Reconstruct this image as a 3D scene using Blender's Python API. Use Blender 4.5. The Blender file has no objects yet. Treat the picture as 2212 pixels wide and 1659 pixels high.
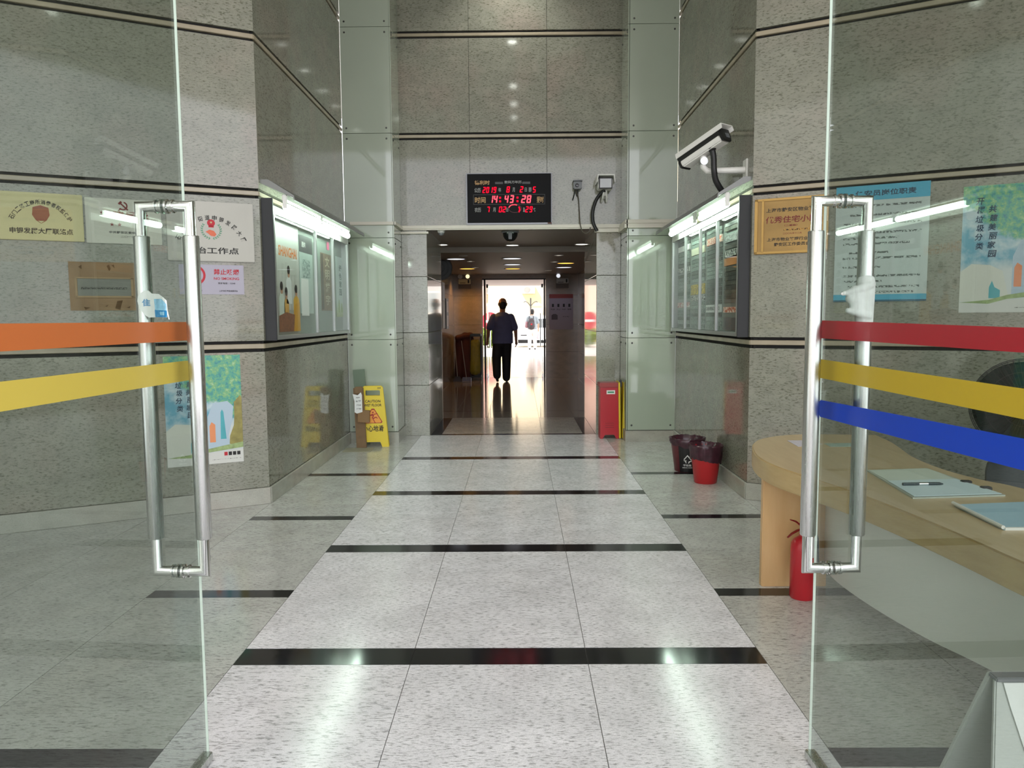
import bpy, bmesh, math, random
from mathutils import Vector, Matrix

RND = random.Random(7)
sc = bpy.context.scene
COL = sc.collection
PI = math.pi

# ------------------------------------------------------------------ camera
FPX, PITCH, YAW, ROLL, EYE = 1640.65, -0.0885098, 0.00971412, -0.0071467, 1.42
def camera():
    right = Vector((math.cos(YAW), math.sin(YAW), 0)); fwd = Vector((-math.sin(YAW), math.cos(YAW), 0)); up = Vector((0, 0, 1))
    f2 = fwd * math.cos(PITCH) + up * math.sin(PITCH); u2 = up * math.cos(PITCH) - fwd * math.sin(PITCH)
    r3 = right * math.cos(ROLL) + u2 * math.sin(ROLL); u3 = u2 * math.cos(ROLL) - right * math.sin(ROLL)
    c = bpy.data.cameras.new('camera'); c.sensor_fit = 'HORIZONTAL'; c.sensor_width = 36.0
    c.lens = FPX / 2212 * 36.0; c.clip_start = 0.05; c.clip_end = 300
    o = bpy.data.objects.new('camera', c); COL.objects.link(o)
    m = Matrix((r3, u3, -f2)).transposed().to_4x4(); m.translation = (0, 0, EYE)
    o.matrix_world = m; sc.camera = o
camera()

# ------------------------------------------------------------------ world, sun, exposure
sc.view_settings.view_transform = 'Standard'; sc.view_settings.look = 'None'
sc.view_settings.exposure = -0.08; sc.view_settings.gamma = 1.0; sc.view_settings.use_curve_mapping = False
sc.cycles.max_bounces = 10; sc.cycles.diffuse_bounces = 5; sc.cycles.glossy_bounces = 5
sc.cycles.transparent_max_bounces = 24; sc.cycles.sample_clamp_indirect = 6.0
w = bpy.data.worlds.new('sky'); sc.world = w; w.use_nodes = True
bg = w.node_tree.nodes['Background']
bg.inputs['Color'].default_value = (0.93, 0.935, 1.0, 1); bg.inputs['Strength'].default_value = 4.3
def sun():
    l = bpy.data.lights.new('sun', 'SUN'); l.energy = 13.0; l.angle = 0.02; l.color = (1.0, 0.95, 0.86)
    o = bpy.data.objects.new('sun', l); COL.objects.link(o)
    d = Vector((0.60, 0.48, -1.05)); o.rotation_euler = d.to_track_quat('-Z', 'Y').to_euler()
sun()
LAMP_W = 25.0          # one lobby ceiling lamp
TUBE_L = 34.0          # radiance of the fluorescent tubes

# ------------------------------------------------------------------ helpers: materials
def lin(h):
    h = h.lstrip('#'); out = []
    for i in (0, 2, 4):
        v = int(h[i:i+2], 16) / 255
        out.append(v / 12.92 if v <= 0.04045 else ((v + 0.055) / 1.055) ** 2.4)
    return tuple(out) + (1.0,)
def base(name):
    m = bpy.data.materials.new(name); m.use_nodes = True; nt = m.node_tree
    return m, nt, nt.nodes['Principled BSDF']
def mat(name, col, rough=0.5, metal=0.0, spec=0.5, coat=0.0, emit=None, estr=0.0, var=0.0, vscale=8.0):
    m, nt, p = base(name); c = lin(col) if isinstance(col, str) else tuple(col) + (1,)
    p.inputs['Base Color'].default_value = c; p.inputs['Roughness'].default_value = rough
    p.inputs['Metallic'].default_value = metal; p.inputs['Specular IOR Level'].default_value = spec
    p.inputs['Coat Weight'].default_value = coat; p.inputs['Coat Roughness'].default_value = 0.04
    if emit: p.inputs['Emission Color'].default_value = lin(emit); p.inputs['Emission Strength'].default_value = estr
    if var > 0:
        tc = nt.nodes.new('ShaderNodeTexCoord'); n = nt.nodes.new('ShaderNodeTexNoise'); n.inputs['Scale'].default_value = vscale
        n.inputs['Detail'].default_value = 4
        mr = nt.nodes.new('ShaderNodeMapRange'); mr.inputs[1].default_value = 0.3; mr.inputs[2].default_value = 0.7
        mr.inputs[3].default_value = 1 - var; mr.inputs[4].default_value = 1 + var
        mx = nt.nodes.new('ShaderNodeVectorMath'); mx.operation = 'SCALE'; mx.inputs[0].default_value = c[:3]
        nt.links.new(tc.outputs['Object'], n.inputs['Vector']); nt.links.new(n.outputs['Fac'], mr.inputs[0])
        nt.links.new(mr.outputs[0], mx.inputs['Scale']); nt.links.new(mx.outputs[0], p.inputs['Base Color'])
    return m
def noise(nt, vec, scale, detail=3, rough=0.6):
    n = nt.nodes.new('ShaderNodeTexNoise'); n.inputs['Scale'].default_value = scale; n.inputs['Detail'].default_value = detail
    n.inputs['Roughness'].default_value = rough; nt.links.new(vec, n.inputs['Vector']); return n.outputs['Fac']
def ramp(nt, fac, stops, interp='LINEAR'):
    r = nt.nodes.new('ShaderNodeValToRGB'); r.color_ramp.interpolation = interp; e = r.color_ramp.elements
    e[0].position, e[0].color = stops[0]; e[1].position, e[1].color = stops[-1]
    for pos, c in stops[1:-1]:
        q = e.new(pos); q.color = c
    nt.links.new(fac, r.inputs['Fac']); return r.outputs['Color']
def mixc(nt, fac, a, b, blend='MIX'):
    x = nt.nodes.new('ShaderNodeMix'); x.data_type = 'RGBA'; x.blend_type = blend
    for sock, v in ((x.inputs[0], fac), (x.inputs[6], a), (x.inputs[7], b)):
        if isinstance(v, bpy.types.NodeSocket): nt.links.new(v, sock)
        else: sock.default_value = v
    return x.outputs[2]
def objvec(nt, rand=9.0):
    tc = nt.nodes.new('ShaderNodeTexCoord'); oi = nt.nodes.new('ShaderNodeObjectInfo')
    cb = nt.nodes.new('ShaderNodeCombineXYZ'); mu = nt.nodes.new('ShaderNodeMath'); mu.operation = 'MULTIPLY'; mu.inputs[1].default_value = rand
    nt.links.new(oi.outputs['Random'], mu.inputs[0])
    for i in range(3): nt.links.new(mu.outputs[0], cb.inputs[i])
    ad = nt.nodes.new('ShaderNodeVectorMath'); ad.operation = 'ADD'
    nt.links.new(tc.outputs['Object'], ad.inputs[0]); nt.links.new(cb.outputs[0], ad.inputs[1]); return ad.outputs[0]
def scaled(nt, vec, s):
    m = nt.nodes.new('ShaderNodeMapping'); m.inputs['Scale'].default_value = s; nt.links.new(vec, m.inputs['Vector']); return m.outputs[0]
def granite(name, col, dark, s=(26, 26, 85), rough=0.14, warm='#a08a80', warmth=0.35, fleck=(0.36, 0.46), spec=0.5, bump=0.0):
    m, nt, p = base(name); v = objvec(nt)
    f = noise(nt, scaled(nt, v, s), 1.0, 4, 0.65)
    big = noise(nt, v, 1.6, 2, 0.5); mid = noise(nt, scaled(nt, v, (6, 6, 10)), 1.0, 3, 0.6)
    fine = noise(nt, v, 260.0, 2, 0.5)
    c = mixc(nt, ramp(nt, big, [(0.5, (0, 0, 0, 1)), (0.72, (warmth,) * 3 + (1,))]), lin(col), lin(warm))
    c = mixc(nt, 1.0, c, ramp(nt, mid, [(0.3, (0.88,) * 3 + (1,)), (0.7, (1.08,) * 3 + (1,))]), 'MULTIPLY')
    c = mixc(nt, 1.0, c, ramp(nt, fine, [(0.3, (0.88,) * 3 + (1,)), (0.7, (1.1,) * 3 + (1,))]), 'MULTIPLY')
    c = mixc(nt, ramp(nt, f, [(fleck[0], (0.85,) * 3 + (1,)), (fleck[1], (0, 0, 0, 1))]), c, lin(dark))
    nt.links.new(c, p.inputs['Base Color']); p.inputs['Roughness'].default_value = rough; p.inputs['Specular IOR Level'].default_value = spec
    return m
def glass(name, tint, rough=0.0, f0=0.035, top=1.0):
    m = bpy.data.materials.new(name); m.use_nodes = True; nt = m.node_tree; nt.nodes.remove(nt.nodes['Principled BSDF'])
    out = nt.nodes['Material Output']; tr = nt.nodes.new('ShaderNodeBsdfTransparent'); tr.inputs[0].default_value = tint
    gl = nt.nodes.new('ShaderNodeBsdfGlossy'); gl.inputs['Roughness'].default_value = rough
    mx = nt.nodes.new('ShaderNodeMixShader')
    lw = nt.nodes.new('ShaderNodeLayerWeight'); lw.inputs['Blend'].default_value = 0.5
    # Schlick on the facing term
    pw = nt.nodes.new('ShaderNodeMath'); pw.operation = 'POWER'; pw.inputs[1].default_value = 5.0
    sc1 = nt.nodes.new('ShaderNodeMath'); sc1.operation = 'MULTIPLY_ADD'; sc1.inputs[1].default_value = top - f0; sc1.inputs[2].default_value = f0
    nt.links.new(lw.outputs['Facing'], pw.inputs[0]); nt.links.new(pw.outputs[0], sc1.inputs[0])
    nt.links.new(sc1.outputs[0], mx.inputs[0]); nt.links.new(tr.outputs[0], mx.inputs[1]); nt.links.new(gl.outputs[0], mx.inputs[2])
    nt.links.new(mx.outputs[0], out.inputs['Surface']); return m
def film(name, col, clear):
    m, nt, p = base(name); p.inputs['Base Color'].default_value = lin(col); p.inputs['Roughness'].default_value = 0.35
    out = nt.nodes['Material Output']; tr = nt.nodes.new('ShaderNodeBsdfTransparent'); tr.inputs[0].default_value = (0.9, 0.9, 0.9, 1)
    mx = nt.nodes.new('ShaderNodeMixShader'); mx.inputs[0].default_value = clear
    nt.links.new(p.outputs[0], mx.inputs[1]); nt.links.new(tr.outputs[0], mx.inputs[2]); nt.links.new(mx.outputs[0], out.inputs['Surface']); return m
def emitter(name, col, strength):
    m = bpy.data.materials.new(name); m.use_nodes = True; nt = m.node_tree; nt.nodes.remove(nt.nodes['Principled BSDF'])
    e = nt.nodes.new('ShaderNodeEmission'); e.inputs[0].default_value = lin(col); e.inputs[1].default_value = strength
    nt.links.new(e.outputs[0], nt.nodes['Material Output'].inputs['Surface']); return m
def lines_mat(name, paper, ink, sx=90.0, cut=0.5):
    # a row of small illegible print: ink in short dashes
    m, nt, p = base(name); v = objvec(nt)
    f = noise(nt, scaled(nt, v, (sx, sx, sx * 1.3)), 1.0, 2, 0.6)
    c = mixc(nt, ramp(nt, f, [(cut - 0.02, (1, 1, 1, 1)), (cut + 0.02, (0, 0, 0, 1))]), lin(paper), lin(ink))
    nt.links.new(c, p.inputs['Base Color']); p.inputs['Roughness'].default_value = 0.6; return m
def wood_mat(name, c1, c2, s=(3, 40, 40), rough=0.35):
    m, nt, p = base(name); v = objvec(nt, 2.0)
    f = noise(nt, scaled(nt, v, s), 1.0, 4, 0.6)
    nt.links.new(mixc(nt, ramp(nt, f, [(0.35, (0, 0, 0, 1)), (0.65, (1, 1, 1, 1))]), lin(c1), lin(c2)), p.inputs['Base Color'])
    p.inputs['Roughness'].default_value = rough; return m
def brushed(name, col='#c9cac8', rough=0.28):
    m, nt, p = base(name); v = objvec(nt, 1.0); f = noise(nt, scaled(nt, v, (140, 140, 3)), 1.0, 3, 0.6)
    nt.links.new(ramp(nt, f, [(0.3, (rough - 0.06,) * 3 + (1,)), (0.7, (rough + 0.08,) * 3 + (1,))]), p.inputs['Roughness'])
    p.inputs['Base Color'].default_value = lin(col); p.inputs['Metallic'].default_value = 1.0; return m

GR = granite('granite_wall', '#88887a', '#50513f', s=(36, 36, 105), rough=0.06, fleck=(0.335, 0.485))
GRF = granite('granite_floor', '#e6e4e7', '#858484', s=(36, 150, 36), rough=0.17, warm='#b9a9a0', warmth=0.12, fleck=(0.35, 0.49), spec=0.42)
GRFS = granite('granite_floor_side', '#c0c0bb', '#73726d', s=(36, 140, 36), rough=0.15, warm='#a9a294', warmth=0.25, fleck=(0.34, 0.48))
GRP = granite('granite_polished', '#9a9b8e', '#5c5d54', s=(40, 40, 110), rough=0.05, fleck=(0.32, 0.47))
GRPL = granite('granite_worn_jamb', '#9a9b8e', '#5c5d54', s=(40, 40, 110), rough=0.06, fleck=(0.32, 0.47))
GRH = granite('granite_hall_warm_lit', '#8d7f6e', '#4a4138', s=(20, 20, 40), rough=0.14, fleck=(0.2, 0.34), warm='#8a6a50', warmth=0.6)  # lobby granite again, the hall's warm light mixed into its colour
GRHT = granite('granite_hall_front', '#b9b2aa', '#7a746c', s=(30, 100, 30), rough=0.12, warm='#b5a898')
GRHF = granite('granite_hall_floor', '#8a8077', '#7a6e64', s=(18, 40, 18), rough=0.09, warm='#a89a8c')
BLK = granite('black_granite', '#1c1c1f', '#0c0c0d', rough=0.10, warmth=0.0)
BASEB = granite('baseboard_stone', '#a3a398', '#8d8c7e', rough=0.2, fleck=(0.3, 0.4))
TRIM = mat('trim_stone', '#9f947e', 0.22, var=0.12, vscale=5)
GROUT = mat('dark_grout', '#171613', 0.8)
FGROUT = mat('floor_grout', '#77756f', 0.8)
GREEN = mat('green_back_painted_glass', '#a5ae9d', 0.05, coat=0.6, var=0.05, vscale=1.2)
PLASTERW = mat('white_plaster', '#d8d6cc', 0.6)
CEILG = mat('ceiling_paint', '#c9c7bd', 0.7)
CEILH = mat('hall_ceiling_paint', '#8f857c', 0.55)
CORN = mat('cornice_paint', '#cfcabb', 0.4)
STEEL = brushed('brushed_steel')
CHROME = mat('polished_steel', '#d9dad8', 0.12, 1.0)
ALU = mat('aluminium_frame', '#b9bcba', 0.35, 0.9)
DARKM = mat('dark_grey_metal', '#3a3b3c', 0.6, 0.1, spec=0.25)
BOLTM = mat('bolt_steel', '#4a4a46', 0.35, 0.8)
GLS = glass('door_glass', (0.785, 0.825, 0.80, 1))
GLC = glass('case_glass', (0.975, 0.99, 0.98, 1), f0=0.012, top=0.5)
EDGE = mat('glass_edge', '#eaf3ea', 0.2)
BLACK = mat('black_plastic', '#161616', 0.45)
BLACKG = mat('black_gloss', '#101012', 0.12)
FACE = mat('clock_face_acrylic', '#0c0c0d', 0.5, spec=0.12)
WHITEP = mat('white_plastic', '#d9d8d2', 0.4)
PAPER = mat('white_paper', '#e4e5e2', 0.6)
GREYP = mat('grey_plastic', '#77797b', 0.45)
INK = mat('black_ink', '#1b1a17', 0.6)
INKW = mat('white_ink', '#e6e6e2', 0.6)
INKR = mat('red_ink', '#b3222f', 0.6)
INKDR = mat('dark_red_ink', '#6d1f1c', 0.6)
INKB = mat('blue_ink', '#2f86b8', 0.5)
INKN = mat('navy_ink', '#2b3f55', 0.6)
INKG = mat('green_ink', '#23855c', 0.6)
INKO = mat('orange_ink', '#d77a3a', 0.6)
RED = mat('red_paint', '#b0212b', 0.3)
REDP = mat('red_plastic', '#b3201f', 0.35)
YEL = mat('yellow_plastic', '#dcc21c', 0.4)
TUBE = emitter('tube_light', '#e4ffec', TUBE_L)
LED = emitter('red_led', '#ff1030', 1.6)
LEDGLOW = emitter('red_led_hot', '#ff5060', 2.2)

# ------------------------------------------------------------------ helpers: geometry and objects
MW = {}
def bm_(): return bmesh.new()
def bx(bm, x0, x1, y0, y1, z0, z1, M=None):
    v = [bm.verts.new(M @ Vector(c) if M else c) for c in
         ((x0, y0, z0), (x1, y0, z0), (x1, y1, z0), (x0, y1, z0), (x0, y0, z1), (x1, y0, z1), (x1, y1, z1), (x0, y1, z1))]
    for f in ((3, 2, 1, 0), (4, 5, 6, 7), (0, 1, 5, 4), (1, 2, 6, 5), (2, 3, 7, 6), (3, 0, 4, 7)): bm.faces.new([v[i] for i in f])
    return bm
def basis(d):
    d = Vector(d).normalized(); a = Vector((0, 0, 1)) if abs(d.z) < 0.9 else Vector((1, 0, 0))
    u = d.cross(a).normalized(); return u, d.cross(u).normalized(), d
def tube(bm, pts, r, n=12, caps=True, sq=1.0):
    pts = [Vector(p) for p in pts]; rs = r if isinstance(r, (list, tuple)) else [r] * len(pts); rings = []
    up = None
    for i, p in enumerate(pts):
        if i == 0: d = pts[1] - pts[0]
        elif i == len(pts) - 1: d = pts[-1] - pts[-2]
        else: d = (pts[i+1] - p).normalized() + (p - pts[i-1]).normalized()
        d.normalize()
        if up is None: u, v, _ = basis(d)
        else:
            u = up - d * up.dot(d)
            if u.length < 1e-4: u, v, _ = basis(d)
            u.normalize(); v = d.cross(u)
        up = u; k = 1.0
        if 0 < i < len(pts) - 1:
            c = (pts[i+1] - p).normalized().dot((p - pts[i-1]).normalized()); k = 1 / max(0.5, math.sqrt((1 + c) / 2))
            if abs(c) > 0.98: k = 1.0
        rings.append([bm.verts.new(p + (u * math.cos(2*PI*j/n) + v * sq * math.sin(2*PI*j/n)) * rs[i] * (k if k < 1.42 else 1.0)) for j in range(n)])
    for a, b in zip(rings, rings[1:]):
        for j in range(n): bm.faces.new((a[j], a[(j+1) % n], b[(j+1) % n], b[j]))
    if caps:
        bm.faces.new(rings[0][::-1]); bm.faces.new(rings[-1])
    return bm
def mitre_tube(bm, pts, r, n=16):
    # square-mitred pipe: every joint ring lies in the bisecting plane
    pts = [Vector(p) for p in pts]; rings = []
    d0 = (pts[1] - pts[0]).normalized(); u, v, _ = basis(d0)
    ring = [pts[0] + (u * math.cos(2*PI*j/n) + v * math.sin(2*PI*j/n)) * r for j in range(n)]
    rings.append([bm.verts.new(q) for q in ring])
    for i in range(1, len(pts)):
        d = (pts[i] - pts[i-1]).normalized()
        nrm = d if i == len(pts) - 1 else (d + (pts[i+1] - pts[i]).normalized()).normalized()
        ring = [q + d * ((pts[i] - q).dot(nrm) / d.dot(nrm)) for q in ring]
        rings.append([bm.verts.new(q) for q in ring])
    for a, b in zip(rings, rings[1:]):
        for j in range(n): bm.faces.new((a[j], a[(j+1) % n], b[(j+1) % n], b[j]))
    bm.faces.new(rings[0][::-1]); bm.faces.new(rings[-1]); return bm
def lathe(bm, prof, c=(0, 0, 0), n=24, axis=(0, 0, 1), wob=None):
    u, v, d = basis(axis) if tuple(axis) != (0, 0, 1) else (Vector((1, 0, 0)), Vector((0, 1, 0)), Vector((0, 0, 1)))
    c = Vector(c); rings = []
    for k, (r, z) in enumerate(prof):
        if r < 1e-6: rings.append([bm.verts.new(c + d * z)])
        else: rings.append([bm.verts.new(c + d * z + (u * math.cos(2*PI*j/n) + v * math.sin(2*PI*j/n)) * (r + (wob(k, j) if wob else 0))) for j in range(n)])
    for a, b in zip(rings, rings[1:]):
        if len(a) == 1 and len(b) == 1: continue
        for j in range(n):
            q = [a[0] if len(a) == 1 else a[j], a[0] if len(a) == 1 else a[(j+1) % n], b[0] if len(b) == 1 else b[(j+1) % n], b[0] if len(b) == 1 else b[j]]
            q = list(dict.fromkeys(q))
            if len(q) > 2: bm.faces.new(q)
    return bm
def prism(bm, pts, depth, M=None):
    # flat outline in local x,z extruded along -y (towards the viewer of a wall frame it is +y): from y=0 to y=depth
    a = [bm.verts.new((M @ Vector((x, 0, z))) if M else (x, 0, z)) for x, z in pts]
    b = [bm.verts.new((M @ Vector((x, depth, z))) if M else (x, depth, z)) for x, z in pts]
    n = len(pts); bm.faces.new(a); bm.faces.new(b[::-1])
    for i in range(n): bm.faces.new((a[i], b[i], b[(i+1) % n], a[(i+1) % n]))
    return bm
def xyprism(bm, pts, z0, z1):
    a = [bm.verts.new((x, y, z0)) for x, y in pts]; b = [bm.verts.new((x, y, z1)) for x, y in pts]; n = len(pts)
    bm.faces.new(a[::-1]); bm.faces.new(b)
    for i in range(n): bm.faces.new((a[i], a[(i+1) % n], b[(i+1) % n], b[i]))
    return bm
def ell(cx, cz, rx, rz, n=20, a0=0, a1=2*PI):
    full = abs(a1 - a0 - 2*PI) < 1e-6
    return [(cx + rx * math.cos(a0 + (a1-a0) * i / (n if full else n-1)), cz + rz * math.sin(a0 + (a1-a0) * i / (n if full else n-1))) for i in range(n)]
def ob(name, bm, m, parent=None, local=False, loc=None, smooth=False, bevel=0.0, seg=2):
    bmesh.ops.recalc_face_normals(bm, faces=bm.faces[:])
    me = bpy.data.meshes.new(name)
    if parent is not None and not local: bm.transform(MW[parent].inverted())
    if loc is not None: bm.transform(Matrix.Translation(-Vector(loc)))
    if bevel > 0:
        bmesh.ops.bevel(bm, geom=[e for e in bm.edges if len(e.link_faces) == 2 and e.calc_face_angle(0) > 0.6], offset=bevel, segments=seg, affect='EDGES', clamp_overlap=True)
    bm.to_mesh(me); bm.free()
    me.materials.append(m)
    if smooth:
        me.polygons.foreach_set('use_smooth', [True] * len(me.polygons))
        try: me.set_sharp_from_angle(angle=0.7)
        except Exception: pass
    o = bpy.data.objects.new(name, me); COL.objects.link(o)
    if parent is not None: o.parent = parent; MW[o] = MW[parent].copy()
    else: MW[o] = Matrix.Identity(4)
    if loc is not None and parent is None: o.location = loc; MW[o] = Matrix.Translation(loc)
    if loc is not None and parent is not None: o.location = loc; MW[o] = MW[parent] @ Matrix.Translation(loc)
    return o
def tag(o, label=None, cat=None, group=None, kind=None):
    if label: o['label'] = label
    if cat: o['category'] = cat
    if group: o['group'] = group
    if kind: o['kind'] = kind
    return o
def thing(name, label, cat, loc=(0, 0, 0), rotz=0.0, group=None, M=None):
    o = bpy.data.objects.new(name, None); COL.objects.link(o); o.empty_display_size = 0.1
    m = M if M is not None else Matrix.Translation(loc) @ Matrix.Rotation(rotz, 4, 'Z')
    o.matrix_world = m; MW[o] = m.copy(); return tag(o, label, cat, group)
def dup(root, loc, label=None, rotz=None):
    r = root.copy(); COL.objects.link(r); r.location = loc
    if rotz is not None: r.rotation_euler.z = rotz
    MW[r] = Matrix.Translation(loc)
    if label: r['label'] = label
    for ch in root.children:
        c = ch.copy(); COL.objects.link(c); c.parent = r
        for g in ch.children:
            d = g.copy(); COL.objects.link(d); d.parent = c
    return r
def struct(name, bm, m, loc=None, label=None):
    o = ob(name, bm, m, loc=loc); o['kind'] = 'structure'
    if label: o['label'] = label
    return o
def text_mesh(s, bold=0.02):
    c = bpy.data.curves.new('t', 'FONT'); c.body = s; c.resolution_u = 2; c.offset = bold
    o = bpy.data.objects.new('t', c); COL.objects.link(o)
    me = bpy.data.meshes.new_from_object(o.evaluated_get(bpy.context.evaluated_depsgraph_get()))
    bpy.data.objects.remove(o); bpy.data.curves.remove(c); return me
def put_text(bm, s, cx, cz, w, h, y=0.0, rot=0.0, flip=1, slant=0.0, bold=0.0):
    # flat lettering in a local x,z plane at depth y; flip=-1 when the viewer sees +x pointing left
    me = text_mesh(s); xs = [v.co.x for v in me.vertices]; ys = [v.co.y for v in me.vertices]
    x0, x1, y0, y1 = min(xs), max(xs), min(ys), max(ys)
    sx = w / max(1e-6, x1 - x0); sy = h / max(1e-6, y1 - y0)
    if w <= 0: sx = sy
    if h <= 0: sy = sx
    cr, sr = math.cos(rot), math.sin(rot); off = len(bm.verts); vs = []
    for v in me.vertices:
        a = (v.co.x - (x0+x1)/2) * sx + slant * (v.co.y - y0) * sy; b = (v.co.y - (y0+y1)/2) * sy
        a, b = a*cr - b*sr, a*sr + b*cr
        vs.append(bm.verts.new((cx + flip * a, y, cz + b)))
    for p in me.polygons:
        try: bm.faces.new([vs[i] for i in p.vertices])
        except ValueError: pass
    bpy.data.meshes.remove(me); return bm
def arc_text(bm, s, cx, cz, r, a0, a1, size, y=0.0, flip=1, rz=None):
    n = len(s); rz = rz or r
    for i, ch in enumerate(s):
        a = a0 + (a1 - a0) * i / max(1, n - 1)
        put_text(bm, ch, cx + flip * r * math.cos(a), cz + rz * math.sin(a), size * 0.9, size, y, rot=a - PI/2, flip=flip)
    return bm
def remeshed(name, bm, m, parent, voxel, smooth_it=4, local=False):
    # fuse overlapping rounded pieces into one continuous surface
    if not local: bm.transform(MW[parent].inverted())
    bmesh.ops.recalc_face_normals(bm, faces=bm.faces[:])
    me = bpy.data.meshes.new('tmp'); bm.to_mesh(me); bm.free(); o = bpy.data.objects.new('tmp', me); COL.objects.link(o)
    r = o.modifiers.new('r', 'REMESH'); r.mode = 'VOXEL'; r.voxel_size = voxel
    s = o.modifiers.new('s', 'SMOOTH'); s.iterations = smooth_it; s.factor = 0.5
    m2 = bpy.data.meshes.new_from_object(o.evaluated_get(bpy.context.evaluated_depsgraph_get()))
    bpy.data.objects.remove(o); m2.name = name; m2.materials.clear(); m2.materials.append(m)
    m2.polygons.foreach_set('use_smooth', [True] * len(m2.polygons))
    q = bpy.data.objects.new(name, m2); COL.objects.link(q); q.parent = parent; MW[q] = MW[parent].copy(); return q
def cap(bm, p0, p1, r0, r1, n=14, fy=1.0):
    # rounded tapering limb; fy flattens it front to back
    p0, p1 = Vector(p0), Vector(p1); d = p1 - p0
    u, v, d_ = basis(d) if d.length > 1e-6 else (Vector((1, 0, 0)), Vector((0, 1, 0)), Vector((0, 0, 1)))
    rings = []; L = d.length
    prof = [(r0 * math.sin(a), -r0 * math.cos(a)) for a in (0.02, 0.5, 1.0, PI/2)] + [(r1 * math.sin(a), L + r1 * math.cos(a)) for a in (PI/2, 1.0, 0.5, 0.02)]
    for r, z in prof:
        ring = []
        for j in range(n):
            o_ = (u * math.cos(2*PI*j/n) + v * math.sin(2*PI*j/n)) * r; o_.y *= fy
            ring.append(bm.verts.new(p0 + d_ * z + o_))
        rings.append(ring)
    for a, b in zip(rings, rings[1:]):
        for j in range(n): bm.faces.new((a[j], a[(j+1) % n], b[(j+1) % n], b[j]))
    bm.faces.new(rings[0][::-1]); bm.faces.new(rings[-1]); return bm
def spot(name, loc, power, size=1.9, col=(1, 0.98, 0.94), rad=0.05, blend=0.6):
    l = bpy.data.lights.new(name, 'SPOT'); l.energy = power; l.spot_size = size; l.spot_blend = blend; l.color = col; l.shadow_soft_size = rad
    o = bpy.data.objects.new(name, l); COL.objects.link(o); o.location = loc; return o

# ================================================================== SETTING
# ---- floor: bed + every tile
floor = struct('floor', bx(bm_(), -4.45, 4.45, -3.2, 17.72, -0.12, -0.006), FGROUT, loc=(0, 0, 0), label='pale granite tile floor with black cross strips')
_tm = {}
def tile(x0, x1, y0, y1, m, name='tile', g=0.0015):
    w_, l_ = x1 - x0 - 2*g, y1 - y0 - 2*g; k = (round(w_, 3), round(l_, 3), m.name)
    c = ((x0+x1)/2, (y0+y1)/2, 0)
    if k not in _tm: o = ob(name, bx(bm_(), -w_/2, w_/2, -l_/2, l_/2, -0.02, 0), m, floor, local=True); _tm[k] = o.data
    else: o = bpy.data.objects.new(name, _tm[k]); COL.objects.link(o); o.parent = floor
    o.location = c; return o
CXS = (-1.187, -0.456, 0.275, 1.007)
bands = [(-1.5, -1.35), (0.0, 0.15), (1.5, 1.65), (3.0, 3.155), (4.5, 4.645), (5.98, 6.12), (7.5, 7.645), (9.07, 9.16)]
for i, (a, b) in enumerate(bands):
    xs = CXS if i < 7 else (-1.08, -0.456, 0.275, 0.917)
    for x0, x1 in zip(xs, xs[1:]):
        tile(x0, x1, a, b, BLK, 'black_strip', 0.0008)
        if i < 7: tile(x0, x1, b, bands[i+1][0], GRF)
sbands = [(-0.69, -0.585), (0.798, 0.903), (2.288, 2.393), (3.757, 3.862), (5.242, 5.345), (6.735, 6.84)]
for x0, x1 in ((-1.92, -1.187), (1.007, 1.74)):
    for i, (a, b) in enumerate(sbands):
        tile(x0, x1, a, b, BLK, 'black_strip', 0.0008)
        e = sbands[i+1][0] if i < 5 else 8.28; md = (b + e) / 2
        tile(x0, x1, b, md, GRFS); tile(x0, x1, md, e, GRFS)
    tile(x0, x1, 8.28, 9.05, GRFS)
for x0, x1 in ((-2.653, -1.92), (-3.386, -2.653), (-4.12, -3.386), (1.74, 2.473), (2.473, 3.206), (3.206, 3.94)):
    y = -1.35
    for k in range(5): tile(x0, x1, y, y + 1.5, GRFS); y += 1.5
# hall floor
tile(-1.08, -0.945, 9.165, 10.63, BLK, 'black_strip'); tile(0.765, 0.917, 9.165, 10.63, BLK, 'black_strip')
for x0, x1 in ((-0.945, -0.456), (-0.456, 0.275), (0.275, 0.765)): tile(x0, x1, 9.16, 10.63, GRHT)
HX = (-1.49, -0.945, -0.456, 0.275, 0.765, 1.35)
for x0, x1 in zip(HX, HX[1:]):
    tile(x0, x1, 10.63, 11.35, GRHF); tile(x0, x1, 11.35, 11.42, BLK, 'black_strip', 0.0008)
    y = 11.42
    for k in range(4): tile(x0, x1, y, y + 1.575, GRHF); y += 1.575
struct('ground_street', bx(bm_(), -40, 40, 17.72, 70, -0.15, -0.004), mat('pale_paving', '#d7d2c8', 0.35, var=0.06, vscale=0.6), label='pale sunlit paving outside the far door')
struct('ground_forecourt', bx(bm_(), -40, 40, -40, -3.2, -0.15, -0.004), mat('forecourt_paving', '#bdbab2', 0.6, var=0.06, vscale=0.6), label='forecourt paving before the entrance')

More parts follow.
